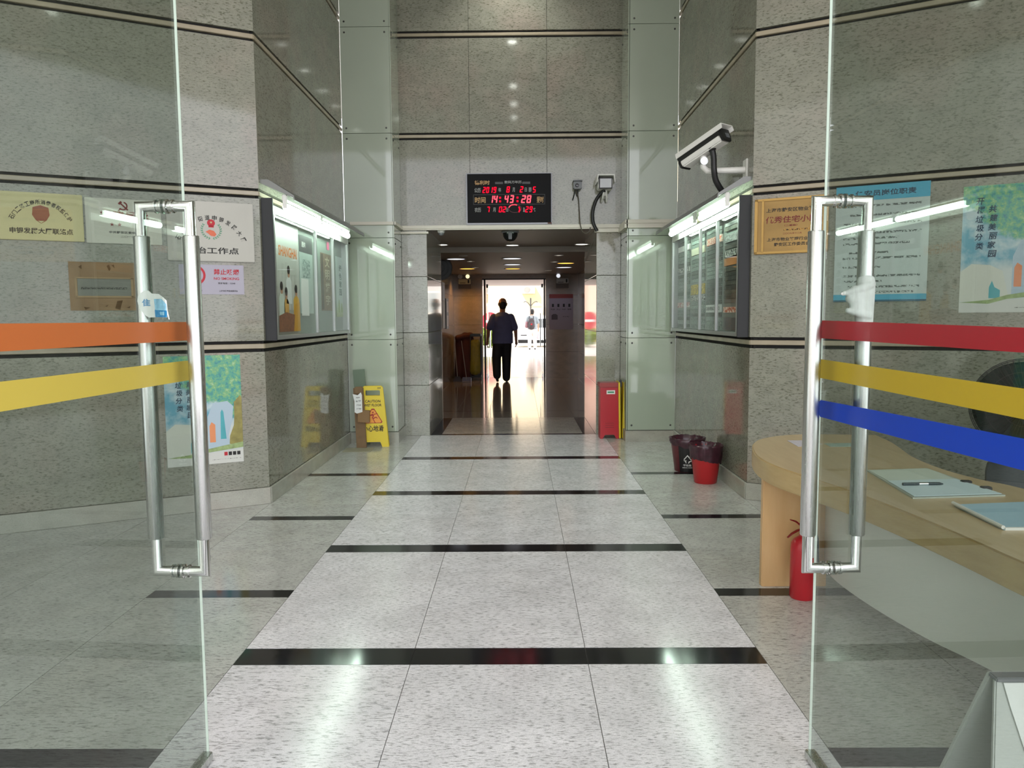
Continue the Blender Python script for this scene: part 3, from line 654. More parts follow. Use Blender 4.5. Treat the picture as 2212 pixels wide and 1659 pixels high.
def poster(M, x0, x1, z0, z1, label):
    o, w_, h_, y = onwall('recycling_poster', M, x0, x1, z0, z1, 0.002, WC, label, 'poster')
    s = w_ / 0.52; S = lambda pts: [(u * s, v * h_ / 0.80) for u, v in pts]
    flat(o, S([(-.26, -.33), (-.26, -.14), (-.2, -.09), (-.1, -.10), (-.03, -.14), (.0, -.28), (.02, -.32)]), y, HILLP)
    flat(o, S([(.02, -.05), (.06, .05), (.16, .06), (.2, .02), (.19, -.08), (.16, -.2), (.18, -.30), (.02, -.30)]), y, mat('lake_print', '#a9bcc8', 0.5))
    flat(o, S([(.205, .05), (.25, .10), (.26, .08), (.26, -.28), (.165, -.26), (.17, -.2), (.20, -.12), (.205, -.04)]), y + .0007, TRUNK, label='brown tree trunk print')
    flat(o, S([(.105, -.22), (.11, -.02), (.12, .0), (.13, -.02), (.145, -.22)]), y + .0007, TOWER)
    flat(o, S([(.03, -.24), (.03, -.12), (.045, -.09), (.07, -.11), (.07, -.24)]), y + .0007, ORNG)
    flat(o, S([(-.1, -.31), (-.1, -.24), (-.085, -.2), (-.07, -.24), (-.04, -.26), (-.04, -.31)]), y + .0007, TOWER)
    flat(o, S([(-.26, -.335), (-.1, -.32), (.0, -.29), (.12, -.27), (.26, -.25), (.26, -.29), (.0, -.315), (-.1, -.345)]), y + .0014, GRASSP)
    flat(o, S([(-.26, -.40), (-.26, -.335), (.26, -.305), (.26, -.40)]), y + .001, mat('poster_margin', '#c8c9c2', 0.5))
    q = bm_()
    for col, u, ztop, st in (('开展垃圾分类', -.170, .302, .056), ('共建美丽家园', -.100, .251, .056)):
        for i, ch in enumerate(col): put_text(q, ch, -(u + .006 * (i % 2)) * s, (ztop - i * st) * h_ / .8, .042 * s, .044 * h_ / .8, y + .001, flip=-1, slant=0.12)
    ob('lettering', q, INKN, o, local=True)
    for i, mm in enumerate((INKR, INK, INK, INK)): flat(o, S(rect(.125 + i * .03, .148 + i * .03, -.345, -.318)), y + .002, mm, 'badge')
    flat(o, S(rect(.04, .24, -.372, -.368)), y + .002, lines_mat('poster_line', '#c8c9c2', '#55554f', 150), 'print')
    return o
poster(MLB, 0.180, 0.705, 0.345, 1.152, 'watercolour recycling poster of a green tree low on the left wall')
poster(MRB, LRB - 1.905, LRB - 1.362, 1.425, 2.255, 'watercolour recycling poster on the right wall beside the blue notice')
# gold plaque on the right wall
RX = lambda d: LRB - d
o, w_, h_, y = onwall('wall_plaque', MRB, RX(0.535), RX(0.022), 1.868, 2.275, 0.02, GOLD2, 'gold plaque with Chinese lettering on the right wall', 'plaque', bevel=0.004)
q = bm_()
for a, b, c, d in ((-.2565, .2565, .185, .2), (-.2565, .2565, -.2, -.185), (-.2565, -.235, -.2, .2), (.235, .2565, -.2, .2), (.19, .205, -.19, .19)): bx(q, a, b, 0.02, 0.03, c, d)
ob('rim', q, GOLDR, o, local=True)
words(o, [('上海市静安区物业管理', 0.01, 0.115, 0.37, 0.030), ('上海市物业管理行业协会', 0.01, -0.098, 0.35, 0.026), ('静安区工作委员会', 0.01, -0.135, 0.25, 0.026)], y, INK)
words(o, [('优秀住宅小区', 0.0, 0.045, 0.36, 0.050, 0.1)], y, INKDR)
words(o, [('（二星级）', 0.0, 0.0, 0.09, 0.014), ('二〇〇九年十二月', 0.01, -0.058, 0.13, 0.012)], y, INKDR)
flat(o, rect(-.05, .13, -.036, -.026), y, lines_mat('gold_small_print', '#b88a3c', '#3c2a12', 130), 'print')
# blue duty notice
o, w_, h_, y = onwall('duty_notice', MRB, RX(1.168), RX(0.580), 1.508, 2.314, 0.012, mat('pale_grey_blue_board', '#b4bfba', 0.35), 'pale notice board with a blue header and lines of print', 'notice')
BLUEH = mat('blue_header', '#3f9cb8', 0.35)
flat(o, rect(-w_/2, w_/2, .30, h_/2), y, BLUEH, 'header', label='blue header band'); flat(o, rect(-w_/2, w_/2, -h_/2, -h_/2 + .05), y, BLUEH, 'footer')
flat(o, rect(-w_/2, w_/2, -h_/2, -h_/2 + .012), y + .0008, mat('dark_blue_edge', '#20566e', 0.4), 'footer')
words(o, [('保安员岗位职责', 0.02, .348, .38, .042)], y + .0008, INKN)
LM = lines_mat('notice_small_print', '#b4bfba', '#565c58', 70, 0.52); z = .27; rr = random.Random(5)
while z > -.34:
    flat(o, rect(-.24 if rr.random() < .7 else -.20, .25 - (rr.random() * .25 if rr.random() < .4 else 0), z - .014, z), y, LM, 'print_line'); z -= .038 if rr.random() < .75 else .062
# ---- contents of the left case (posters hang on the back board)
def incase_l(name, Y0, Y1, z0, z1, m, label, cat='poster', d=0.014, th=0.002):
    k = (1.93 - d) / 1.86
    o, w_, h_, y = onwall(name, ML, 8.53 - Y1 * k, 8.53 - Y0 * k, 1.42 + (z0 - 1.42) * k, 1.42 + (z1 - 1.42) * k, th, m, label, cat, y0=d)
    return o, w_, h_, y
def gradient(name, stops, zlo, zhi, var=0.06):
    m, nt, p = base(name); tc = nt.nodes.new('ShaderNodeTexCoord'); sp = nt.nodes.new('ShaderNodeSeparateXYZ'); nt.links.new(tc.outputs['Object'], sp.inputs[0])
    mr = nt.nodes.new('ShaderNodeMapRange'); mr.inputs[1].default_value = zlo; mr.inputs[2].default_value = zhi
    nt.links.new(sp.outputs[2], mr.inputs[0]); n = noise(nt, tc.outputs['Object'], 14, 3, 0.6)
    ad = nt.nodes.new('ShaderNodeMath'); ad.operation = 'MULTIPLY_ADD'; ad.inputs[1].default_value = var; nt.links.new(n, ad.inputs[0]); nt.links.new(mr.outputs[0], ad.inputs[2])
    nt.links.new(ramp(nt, ad.outputs[0], [(a, lin(c)) for a, c in stops]), p.inputs['Base Color']); p.inputs['Roughness'].default_value = 0.4; return m
o, w_, h_, y = incase_l('event_poster', 5.865, 6.47, 1.29, 2.17, gradient('grey_city_print', [(0, '#8d8a80'), (0.45, '#b0aea6'), (0.8, '#c9c8c4'), (1, '#dcdcda')], -.44, .44), 'tall poster of people at a table lettered in orange')
words(o, [('SHANGHAI', 0.0, 0.225, 0.50, 0.085)], y, INKO)
for u in (-.22, -.14, -.05, .02, .11, .2): flat(o, rect(u - .03, u + .03, -.25, .02 + .12 * abs(math.sin(u * 30))), y, mat('tower_grey', '#bcbab4', 0.5, var=0.06), 'print')
SKIN_P = mat('skin_print', '#b98c72', 0.5); HAIR_P = mat('dark_hair_print', '#2b2422', 0.5)
for u, v, body, sc_ in ((-.20, -.08, '#c9d0c4', 1.0), (.0, .06, '#d8d8d6', 1.0), (-.08, -.12, '#d2a254', .9), (.20, -.09, '#d9a63c', 1.15)):
    b_ = mat('shirt_print', body, 0.5)
    flat(o, [(u - .075*sc_, v - .26), (u - .07*sc_, v - .07), (u - .03, v - .04), (u + .03, v - .04), (u + .07*sc_, v - .07), (u + .075*sc_, v - .26)], y + .0007, b_, 'print')
    flat(o, ell(u, v, .032, .045), y + .0014, SKIN_P, 'print'); flat(o, ell(u - .004, v + .02, .036, .036), y + .002, HAIR_P, 'print')
flat(o, [(-.29, -.43), (-.29, -.30), (-.1, -.27), (.14, -.29), (.18, -.36), (.1, -.43)], y + .0028, mat('table_print', '#8a5a40', 0.5, var=0.3, vscale=40), 'print')
flat(o, [(.10, -.43), (.16, -.2), (.28, -.18), (.29, -.43)], y + .0035, mat('yellow_coat_print', '#d29a32', 0.5), 'print')
o, w_, h_, y = incase_l('notice_sheet', 6.49, 6.90, 1.46, 2.08, mat('pale_green_sheet', '#b5c4bf', 0.4, var=0.1, vscale=9), 'pale green sheet with a dark heading beside the tall poster', 'notice')
flat(o, rect(-w_/2, w_/2, .22, h_/2 + .05), y, mat('dark_heading', '#4c4d4e', 0.4), 'heading'); words(o, [('通知', -.08, .29, .12, .05)], y + .0008, INKW)
flat(o, rect(-.12, .12, .0, .16), y, lines_mat('green_print', '#b5c4bf', '#7d908c', 40), 'print')
o, w_, h_, y = incase_l('notice_sheet', 6.525, 6.75, 1.44, 1.76, PAPER, 'blank white sheet pinned low over the pale green sheet', 'notice', d=0.018)
o, w_, h_, y = incase_l('scroll_poster', 7.19, 7.585, 1.49, 2.035, mat('brown_scroll_print', '#6f5a42', 0.5, var=0.3, vscale=25), 'worn brown poster with pale characters in the middle door', 'poster')
q = bm_()
for i, ch in enumerate('文明楼宇'): put_text(q, ch, -.04, .20 - i * .125, .18, .10, y, flip=-1)
ob('lettering', q, mat('pale_lettering', '#b7ab92', 0.6), o, local=True); flat(o, rect(-.19, -.12, -.27, .27), y, mat('dark_edge_print', '#3e2f22', 0.6), 'print')
o, w_, h_, y = incase_l('pink_tag', 7.44, 7.52, 2.08, 2.155, mat('pink_print', '#c8557f', 0.5), 'small pink tag above the brown poster', 'tag')
o, w_, h_, y = incase_l('notice_sheet', 7.77, 8.18, 1.43, 2.045, gradient('pale_blue_green_sheet', [(0, '#8f9c62'), (0.12, '#a4b48a'), (0.3, '#b4c4c2'), (1, '#bccbca')], -.31, .31), 'pale sheet with green plants in the farthest door', 'notice')
q = bm_()
for i, ch in enumerate('绿色家园'): put_text(q, ch, .02, .20 - i * .085, .11, .07, y, flip=-1)
ob('lettering', q, mat('grey_green_ink', '#5d6f6c', 0.6), o, local=True)
for u, hgt in ((-.1, .14), (.02, .10), (.1, .17)): flat(o, [(u - .03, -.27), (u - .015, -.27 + hgt), (u + .015, -.27 + hgt * .9), (u + .03, -.27)], y, GRASSP, 'print')
# ---- name strips of the right case: every strip its own piece
cols = [(7.79, 8.32), (7.155, 7.685), (6.56, 7.065), (5.925, 6.465)]
SM = [lines_mat('name_strip_a', '#66756c', '#a3b0a8', 60, 0.42), lines_mat('name_strip_b', '#7c8c84', '#b4bfb8', 50, 0.40), lines_mat('name_strip_c', '#4a584f', '#8f9c94', 45, 0.36), lines_mat('name_strip_d', '#3c463d', '#7c867c', 55, 0.38)]
SMD = [lines_mat('name_strip_e', '#4c4d44', '#7d7e72', 45, 0.36), lines_mat('name_strip_f', '#3c3e38', '#76776d', 55, 0.36), mat('name_strip_g', '#41423b', 0.3)]
special = {0: [(2.07, 2.125, '#e8e8e4', None, None), (1.855, 1.90, '#3c4440', '#d8dad4', None), (1.50, 1.552, '#b0666a', '#d9d2cc', None)],
           1: [(1.99, 2.055, '#d5d3b8', None, None), (1.615, 1.71, '#d3b62c', '#8a7a2a', None), (1.56, 1.61, '#d2d4cc', '#1c1c1c', None)],
           2: [(2.03, 2.09, '#cf5a38', '#f0e0d0', None), (1.445, 1.51, '#cfd6d0', None, 'CHENPENG STUDIO')],
           3: [(2.0, 2.06, '#a9aaa8', '#6f706e', None), (1.885, 1.935, '#2c2e2c', '#c9cac4', None), (1.815, 1.875, '#b9773f', None, None), (1.44, 1.485, '#b3502c', '#e6d2c4', None), (1.30, 1.40, '#47484a', None, None)]}
strip_root = caseR
for ci, (a, b) in enumerate(cols):
    k = 1.735 / 1.69; used = []
    for z0, z1, c1, c2, tx in special[ci]:
        z0, z1 = 1.42 + (z0 - 1.42) * k, 1.42 + (z1 - 1.42) * k
        m = lines_mat('plate_print', c1, c2, 40, 0.5) if c2 else mat('plate_plain', c1, 0.35)
        s_ = ob('name_strip', bx(bm_(), 1.7265, 1.7405, a, b, z0, z1), m, caseR, bevel=0.001, seg=1); used.append((z0, z1))
        if tx:
            q = put_text(bm_(), tx, 0, 0, (b - a) * 0.9, (z1 - z0) * 0.5, 0, flip=-1)
            q.transform(Matrix.Translation((1.7255, (a+b)/2, (z0+z1)/2)) @ Matrix.Rotation(PI/2, 4, 'Z')); ob('lettering', q, INK, s_)
    z = 1.295; i = 0
    while z < 2.19:
        h_ = 0.0355
        if not any(z < e and z + h_ > s for s, e in used):
            m = (SMD if ci == 3 else SM)[RND.randrange(3 if ci == 3 else 4)]
            ob('name_strip', bx(bm_(), 1.7295, 1.7405 , a, b, z + 0.0015, z + h_ - 0.0015), m, caseR)
        z += h_ + 0.0015

# ================================================================== RECEPTION DESK AND WHAT LIES ON IT
WOODT = wood_mat('maple_top', '#bda67e', '#b29a70', (30, 2.5, 30), 0.3); WOODE = wood_mat('maple_edge', '#bfa778', '#b59b6c', (6, 6, 30), 0.35)
WOODL = wood_mat('maple_leg', '#d3b080', '#c9a472', (10, 10, 2), 0.35); WPANEL = mat('white_laminate', '#e6e7e0', 0.25)
def smooth_curve(pts, n=6):
    out = []
    P = [pts[0]] + list(pts) + [pts[-1]]
    for i in range(1, len(P) - 2):
        a, b, c, d = [Vector(p) for p in P[i-1:i+3]]
        for k in range(n):
            t = k / n; out.append(tuple(0.5 * ((2*b) + (c-a)*t + (2*a-5*b+4*c-d)*t*t + (3*b-a-3*c+d)*t**3)))
    out.append(tuple(P[-2])); return out
def desk():
    t = thing('reception_desk', 'curved pale wood reception desk with a white front on the right', 'desk', (1.7, 3.2, 0))
    front = [(1.62, 1.45), (1.545, 1.85), (1.499, 2.22), (1.478, 2.51), (1.437, 2.88), (1.385, 3.17), (1.305, 3.48), (1.262, 3.65), (1.243, 3.82), (1.262, 4.05), (1.35, 4.36), (1.49, 4.56), (1.745, 4.68), (2.19, 4.64)]
    backe = [(2.19, 4.64), (2.16, 4.4), (2.115, 4.2), (2.04, 3.9), (2.02, 3.6), (2.06, 3.36), (2.13, 3.18), (2.22, 2.6), (2.34, 1.45)]
    out = smooth_curve(front) + smooth_curve(backe)[1:]
    q = xyprism(bm_(), out, 0.575, 0.68); top = ob('desktop', q, WOODE, t, bevel=0.006, seg=2)
    inner = out
    cx = sum(p[0] for p in out) / len(out); cy = sum(p[1] for p in out) / len(out)
    surf = [(cx + (x - cx) * 0.985, cy + (y - cy) * 0.995) for x, y in out]
    ob('top_surface', xyprism(bm_(), surf, 0.6795, 0.6808), WOODT, top)
    ob('leg_panel', bx(bm_(), 1.262, 1.60, 3.885, 3.925, 0, 0.576), WOODL, t, bevel=0.004)
    ob('leg_panel', bx(bm_(), 1.80, 2.28, 1.50, 1.54, 0, 0.576), WOODL, t, bevel=0.004)
    line = smooth_curve([(1.60, 3.90), (1.545, 3.72), (1.535, 3.5), (1.565, 3.2), (1.62, 2.93), (1.685, 2.73), (1.76, 2.45), (1.82, 2.1), (1.85, 1.52)])
    q = bm_(); n = len(line); L_, R_ = [], []
    for i, (x, y) in enumerate(line):
        a, b = Vector(line[max(0, i-1)]), Vector(line[min(n-1, i+1)]); d = (b - a).normalized(); nv = Vector((-d.y, d.x)) * 0.009
        L_.append((x + nv.x, y + nv.y)); R_.append((x - nv.x, y - nv.y))
    q = xyprism(bm_(), L_ + R_[::-1], 0.135, 0.576); tag(ob('modesty_panel', q, WPANEL, t), 'white curved front panel')
desk()
ZT = 0.681
def sheet_on(name, pts, z, th, m, label, cat):
    c = [sum(p[i] for p in pts) / len(pts) for i in (0, 1)]
    return tag(ob(name, xyprism(bm_(), pts, z, z + th), m, loc=(c[0], c[1], z)), label, cat)
o = sheet_on('clipboard', [(1.637, 3.551), (1.939, 3.587), (1.965, 3.041), (1.572, 3.002)], ZT, 0.006, mat('clipboard_board', '#a9b0a4', 0.4), 'pale clipboard of white forms lying on the desk behind the glass', 'clipboard')
ob('sheet', xyprism(bm_(), [(1.640, 3.54), (1.935, 3.575), (1.93, 3.335), (1.62, 3.295)], ZT + .006, ZT + .008), mat('aged_sheet', '#c4cdbf', 0.6), o)
ob('sheet', xyprism(bm_(), [(1.615, 3.30), (1.93, 3.33), (1.955, 3.05), (1.582, 3.012)], ZT + .008, ZT + .010), mat('form_sheet', '#c6d8dc', 0.5), o)
for a, b in ((1.940, 3.27), (1.953, 3.15)): ob('binder_clip', bx(bm_(), a - .02, a + .02, b - .014, b + .014, ZT + .0, ZT + .016), BLACK, o, bevel=0.003)
p_ = thing('pen', 'dark ballpoint pen lying on the white form', 'pen', (1.71, 3.20, ZT + .016))
q = tube(bm_(), [(1.63, 3.20, ZT + .0165), (1.70, 3.203, ZT + .0165)], 0.0065, 10); ob('barrel', q, mat('pen_dark', '#23353a', 0.3), p_, smooth=True)
ob('grip', tube(bm_(), [(1.70, 3.203, ZT + .0165), (1.74, 3.205, ZT + .0165)], 0.0064, 10), CHROME, p_, smooth=True)
ob('barrel', tube(bm_(), [(1.74, 3.205, ZT + .0165), (1.79, 3.207, ZT + .0165), (1.806, 3.208, ZT + .0145)], [0.0065, 0.0062, 0.002], 10), mat('pen_dark2', '#23353a', 0.3), p_, smooth=True)
o = sheet_on('folder', [(1.672, 2.885), (2.02, 2.93), (2.05, 2.60), (1.652, 2.556)], ZT, 0.007, mat('pale_blue_folder', '#9fc0cf', 0.35), 'pale blue plastic folder nearest the camera on the desk', 'folder')
ob('spine_bar', tube(bm_(), [(1.668, 2.89, ZT + .012), (1.650, 2.556, ZT + .010)], 0.007, 8), WHITEP, o); ob('front_edge', bx(bm_(), 1.655, 2.05, 2.552, 2.562, ZT, ZT + .0095), WHITEP, o)
sheet_on('paper_slip', [(1.562, 4.23), (1.575, 4.44), (1.66, 4.44), (1.735, 4.31)], ZT, 0.0015, mat('lilac_slip', '#bdb8bf', 0.6), 'small pale paper slip at the far end of the desk', 'paper')
sheet_on('paper_slip', [(1.74, 4.22), (1.745, 4.33), (1.93, 4.34), (1.92, 4.22)], ZT, 0.0015, mat('green_slip', '#9db0a6', 0.6), 'pale green paper slip behind the right door handle on the desk', 'paper')

# fire extinguisher in front of the desk leg
def extinguisher():
    c = (1.418, 3.735); t = thing('fire_extinguisher', 'small red fire extinguisher standing before the wooden desk leg', 'fire extinguisher', (c[0], c[1], 0))
    body = ob('cylinder_body', lathe(bm_(), [(0, 0), (0.056, 0), (0.060, 0.006), (0.060, 0.255), (0.057, 0.28), (0.045, 0.30), (0.026, 0.312), (0.020, 0.315), (0.020, 0.33), (0, 0.33)], (*c, 0), 32), RED, t, smooth=True)
    ob('valve', lathe(bm_(), [(0, 0.328), (0.017, 0.328), (0.017, 0.352), (0.011, 0.357), (0.011, 0.372), (0, 0.372)], (*c, 0), 16), DARKM, t, smooth=True)
    dk = mat('dark_red_lever', '#7c1316', 0.3)
    ob('lever', tube(bm_(), [(1.42, 3.735, .362), (1.40, 3.733, .372), (1.375, 3.728, .392), (1.346, 3.722, .402)], [.010, .009, .008, .005], 8, sq=.55), dk, t, smooth=True)
    ob('carry_handle', tube(bm_(), [(1.415, 3.735, .352), (1.385, 3.73, .345), (1.355, 3.724, .330), (1.333, 3.718, .312)], [.009, .009, .009, .006], 8, sq=.55), dk, t, smooth=True)
    # paper label round the front of the body
    q = bm_(); n = 8; A = [math.radians(-105 + 100 * i / n) for i in range(n + 1)]
    v0 = [q.verts.new((c[0] + .0618 * math.cos(a), c[1] + .0618 * math.sin(a), .212 + .002 * i)) for i, a in enumerate(A)]
    v1 = [q.verts.new((c[0] + .0655 * math.cos(a), c[1] + .0655 * math.sin(a), .345 - .006 * i)) for i, a in enumerate(A)]
    for i in range(n): q.faces.new((v0[i], v0[i+1], v1[i+1], v1[i]))
    ob('inspection_card', q, mat('card_white', '#c9c9ca', 0.5), t)
    ob('hose', tube(bm_(), [(1.435, 3.745, .345), (1.475, 3.745, .345), (1.487, 3.735, .30), (1.486, 3.72, .20), (1.484, 3.715, .17)], .008, 8), BLACK, t, smooth=True)
extinguisher()

# waste bins with bag liners by the right wall
LINER = mat('dark_red_liner', '#3b1a26', 0.28, var=0.35, vscale=30)
BINRED = mat('bin_red', '#ad1c22', 0.35)
def bin_(name, label, c, r0, r1, h, m, drop, seed):
    rr = random.Random(seed); t = thing(name, label, 'bin', (c[0], c[1], 0))
    ob('bucket', lathe(bm_(), [(0, 0), (r0 - .006, 0), (r0, .006), (r1, h), (r1 - .006, h), (r0 - .008, .012), (0, .012)], (*c, 0), 36), m, t, smooth=True)
    n = 48; wob = [rr.uniform(-.006, .008) for _ in range(n * 12)]; dr = [drop + .028 * math.sin(2*PI*j/n + seed) + rr.uniform(-.008, .008) for j in range(n)]
    q = bm_(); rings = []
    for k, (f, rad, dz) in enumerate(((0, 1.035, None), (0, 1.05, .5), (0, 1.045, .15), (0, 1.06, -.012), (0, 1.02, -.02), (0, .95, -.008), (0, .90, .10), (0, .82, .55))):
        ring = []
        for j in range(n):
            a = 2*PI*j/n
            z = h - dr[j] if dz is None else (h - dr[j] * dz if k < 3 else h - dz * (1 if k < 6 else h))
            rz = r0 + (r1 - r0) * max(0, min(1, z / h)); rad_ = rz * rad + wob[k*n + j] * (.9 if k < 6 else .6) + (.004 if k < 4 else 0)
            ring.append(q.verts.new((c[0] + rad_ * math.cos(a), c[1] + rad_ * math.sin(a), z + wob[(k+3)*n + j] * .6)))
        rings.append(ring)
    for a, b in zip(rings, rings[1:]):
        for j in range(n): q.faces.new((a[j], a[(j+1) % n], b[(j+1) % n], b[j]))
    ob('bag_liner', q, LINER, t, smooth=True); return t
b1 = bin_('waste_bin', 'red plastic waste bin with a dark bag liner, in front', (1.583, 6.40), .095, .132, .31, BINRED, .13, 1)
b2 = bin_('waste_bin', 'waste bin with a black recycling panel, half hidden behind the red one', (1.535, 6.90), .112, .150, .29, mat('bin_maroon', '#5d1d26', 0.4), .055, 2)
def panel_on_bin(t, c, r, a0, a1, z0, z1, taper):
    q = bm_(); n = 10
    rows = [[q.verts.new((c[0] + (r + taper * z) * math.cos(math.radians(a0 + (a1-a0)*i/n)), c[1] + (r + taper * z) * math.sin(math.radians(a0 + (a1-a0)*i/n)), z)) for i in range(n+1)] for z in (z0, z1)]
    for i in range(n): q.faces.new((rows[0][i], rows[0][i+1], rows[1][i+1], rows[1][i]))
    return ob('label_panel', q, BLACK, t)
pn = panel_on_bin(b2, (1.535, 6.90), .1135, -135, -40, .004, .275, (.150-.112)/.29)
def on_bin(pts_or_text, m, txt=None):
    q = bm_(); sl = math.atan((.150-.112)/.29)
    M = Matrix.Translation((1.512, 6.90 - .118, .0)) @ Matrix.Rotation(math.radians(-10), 4, 'Z') @ Matrix.Rotation(sl, 4, 'X')
    for it in pts_or_text:
        if txt: put_text(q, it[0], it[1], it[2], it[3], it[4], 0)
        else: q.faces.new([q.verts.new((u, 0, v)) for u, v in it])
    q.transform(M); ob('lettering' if txt else 'recycling_mark', q, m, pn)
on_bin([[(-.034, .128), (-.028, .122), (.0, .158), (.0, .170)], [(.0, .170), (.0, .158), (.030, .120), (.040, .124)], [(-.036, .118), (-.006, .118), (-.012, .110), (-.008, .092), (-.014, .092), (-.020, .108)],
        [(.006, .092), (.012, .110), (.040, .118), (.036, .108), (.022, .105), (.014, .090)]], INKW)
on_bin([('干垃圾', .0, .072, .075, .020)], INKW, True); on_bin([('RESIDUAL WASTE', .0, .050, .085, .009)], INKW, True)

# wet-floor sign, cardboard and leaning sheet by the left pilaster
def wet_sign():
    c = (-1.615, 8.31); t = thing('wet_floor_sign', 'yellow plastic wet floor sign folded against the left pilaster', 'sign', (c[0], c[1], 0), 0.10)
    def plate(y0, y1, tilt):
        q = bm_(); W0, W1, H = .168, .112, .672
        o_ = [(-W0, 0), (-.105, 0), (-.085, .055), (.075, .055), (.095, 0), (W0, 0), (W1, H - .02), (W1 - .02, H), (-W1 + .02, H), (-W1, H - .02)]
        hole = [(-.073, .565), (.073, .565), (.08, .575), (.08, .615), (.073, .625), (-.073, .625), (-.08, .615), (-.08, .575)]
        # two halves round the hand hole
        xl = lambda z: -(W0 + (W1 - W0) * z / H)
        left = [o_[0], o_[1], o_[2], (0, .055), (0, .565), hole[0], hole[7], hole[6], hole[5], (0, .625), (0, H), o_[8], o_[9]]
        right = [(0, .055), o_[3], o_[4], o_[5], o_[6], o_[7], (0, H), (0, .625), hole[4], hole[3], hole[2], hole[1], (0, .565)]
        M = Matrix.Translation((0, y0, 0)) @ Matrix.Rotation(tilt, 4, 'X')
        for h in (left, right): prism(q, h, y1 - y0, M)
        return q
    f_ = ob('front_plate', plate(-.055, -.040, -.06), YEL, t, local=True); b_ = ob('rear_plate', plate(.045, .060, .05), YEL, t, local=True)
    M = Matrix.Translation((0, -.0565, 0)) @ Matrix.Rotation(-.06, 4, 'X')
    def pr(q, m, n_): q.transform(M); ob(n_, q, m, f_, local=True)
    for a_ in (('CAUTION', 0.0, .505, .165, .030), ('WET FLOOR', 0.0, .462, .19, .030), ('小心地滑', 0.0, .205, .225, .068)): pr(put_text(bm_(), *a_), INK, 'lettering')
    q = bm_(); 
    def band(pts, w_):
        # closed outline of given width
        n = len(pts); c0 = Vector((sum(p[0] for p in pts)/n, sum(p[1] for p in pts)/n)); P_ = [Vector(p) for p in pts]; I = [c0 + (p - c0) * (1 - w_) for p in P_]
        a = [q.verts.new((p.x, 0, p.y)) for p in P_]; b = [q.verts.new((p.x, 0, p.y)) for p in I]
        for i in range(n): q.faces.new((a[i], a[(i+1) % n], b[(i+1) % n], b[i]))
    tri = [(-.088, .262), (.088, .262), (.1, .272), (.1, .282), (.014, .424), (-.014, .424), (-.1, .282), (-.1, .272)]
    qq = bm_(); qq.faces.new([qq.verts.new((x * .93, .0003, .335 + (z - .335) * .93)) for x, z in tri]); pr(qq, mat('orange_triangle', '#e89a3a', 0.5), 'print')
    band(tri, .12)
    for pts in ([(-.012, .385), (.004, .392), (.010, .378), (-.006, .372)], [(-.035, .355), (.0, .368), (.012, .345), (-.005, .318), (-.014, .322), (-.002, .345), (-.038, .345)],
                [(-.005, .32), (.035, .335), (.05, .318), (.045, .313), (.032, .324), (.0, .308)], [(-.008, .318), (.004, .312), (.022, .275), (.03, .268), (.018, .266)], [(.005, .365), (.05, .372), (.05, .366), (.01, .356)]):
        q.faces.new([q.verts.new((u, -.0006, v)) for u, v in pts])
    pr(q, mat('sign_red', '#a3231d', 0.5), 'print')
    for x in (.062, .082): ob('rivet', bx(bm_(), x - .005, x + .005, -.031, -.028, .645, .655), BLACK, f_, local=True)
wet_sign()
def cardboard():
    CB = mat('cardboard', '#7d6448', 0.8, var=0.1, vscale=12)
    t = thing('cardboard_strip', 'tall brown cardboard strip with a torn white label leaning by the sign', 'cardboard', (-1.73, 8.20, 0), 0.02)
    M = Matrix.Rotation(-.035, 4, 'Y')
    ob('board', bx(bm_(), -.055, .055, 0, .03, .0, .66, M), CB, t, local=True, bevel=.004)
    q = bx(bm_(), -.045, .085, -.035, .0, .285, .42, M @ Matrix.Rotation(.08, 4, 'Y')); ob('flap', q, mat('cardboard_flap', '#8a6c4a', 0.8), t, local=True, bevel=.004)
    ob('flap', bx(bm_(), -.03, .05, -.03, 0, .60, .675, M), CB, t, local=True, bevel=.004)
    lb_ = ob('torn_label', prism(bm_(), [(-.055, .60), (.0, .585), (.035, .615), (.045, .585), (.04, .40), (-.02, .385), (-.045, .40), (-.04, .52)], .002, M @ Matrix.Translation((0, -.039, 0))), PAPER, t, local=True)
    q = bm_()
    for a, b, c, d in ((-.02, .02, .55, .565), (-.025, .03, .51, .53), (-.02, .03, .47, .485), (-.02, .03, .43, .445)): prism(q, rect(a, b, c, d), .0006, M @ Matrix.Translation((0, -.0402, 0)))
    ob('print', q, lines_mat('label_print', '#d6d6d2', '#8f9090', 60), lb_, local=True)
    ob('base_sheet', bx(bm_(), -.16, .14, -.26, -.01, .0, .004), mat('flat_card', '#8f8a78', 0.7), t, local=True)
cardboard()
g_ = ob('leaning_sheet', bx(bm_(), -.065, .065, 0, .012, 0, .845, Matrix.Rotation(-.06, 4, 'Y') @ Matrix.Rotation(-.02, 4, 'X')), mat('dull_green_board', '#6b7a68', 0.5), loc=(0, 0, 0))
g_.location = (-1.745, 8.43, 0); MW[g_] = Matrix.Translation(g_.location); tag(g_, 'narrow dull green board leaning against the left pilaster', 'board')

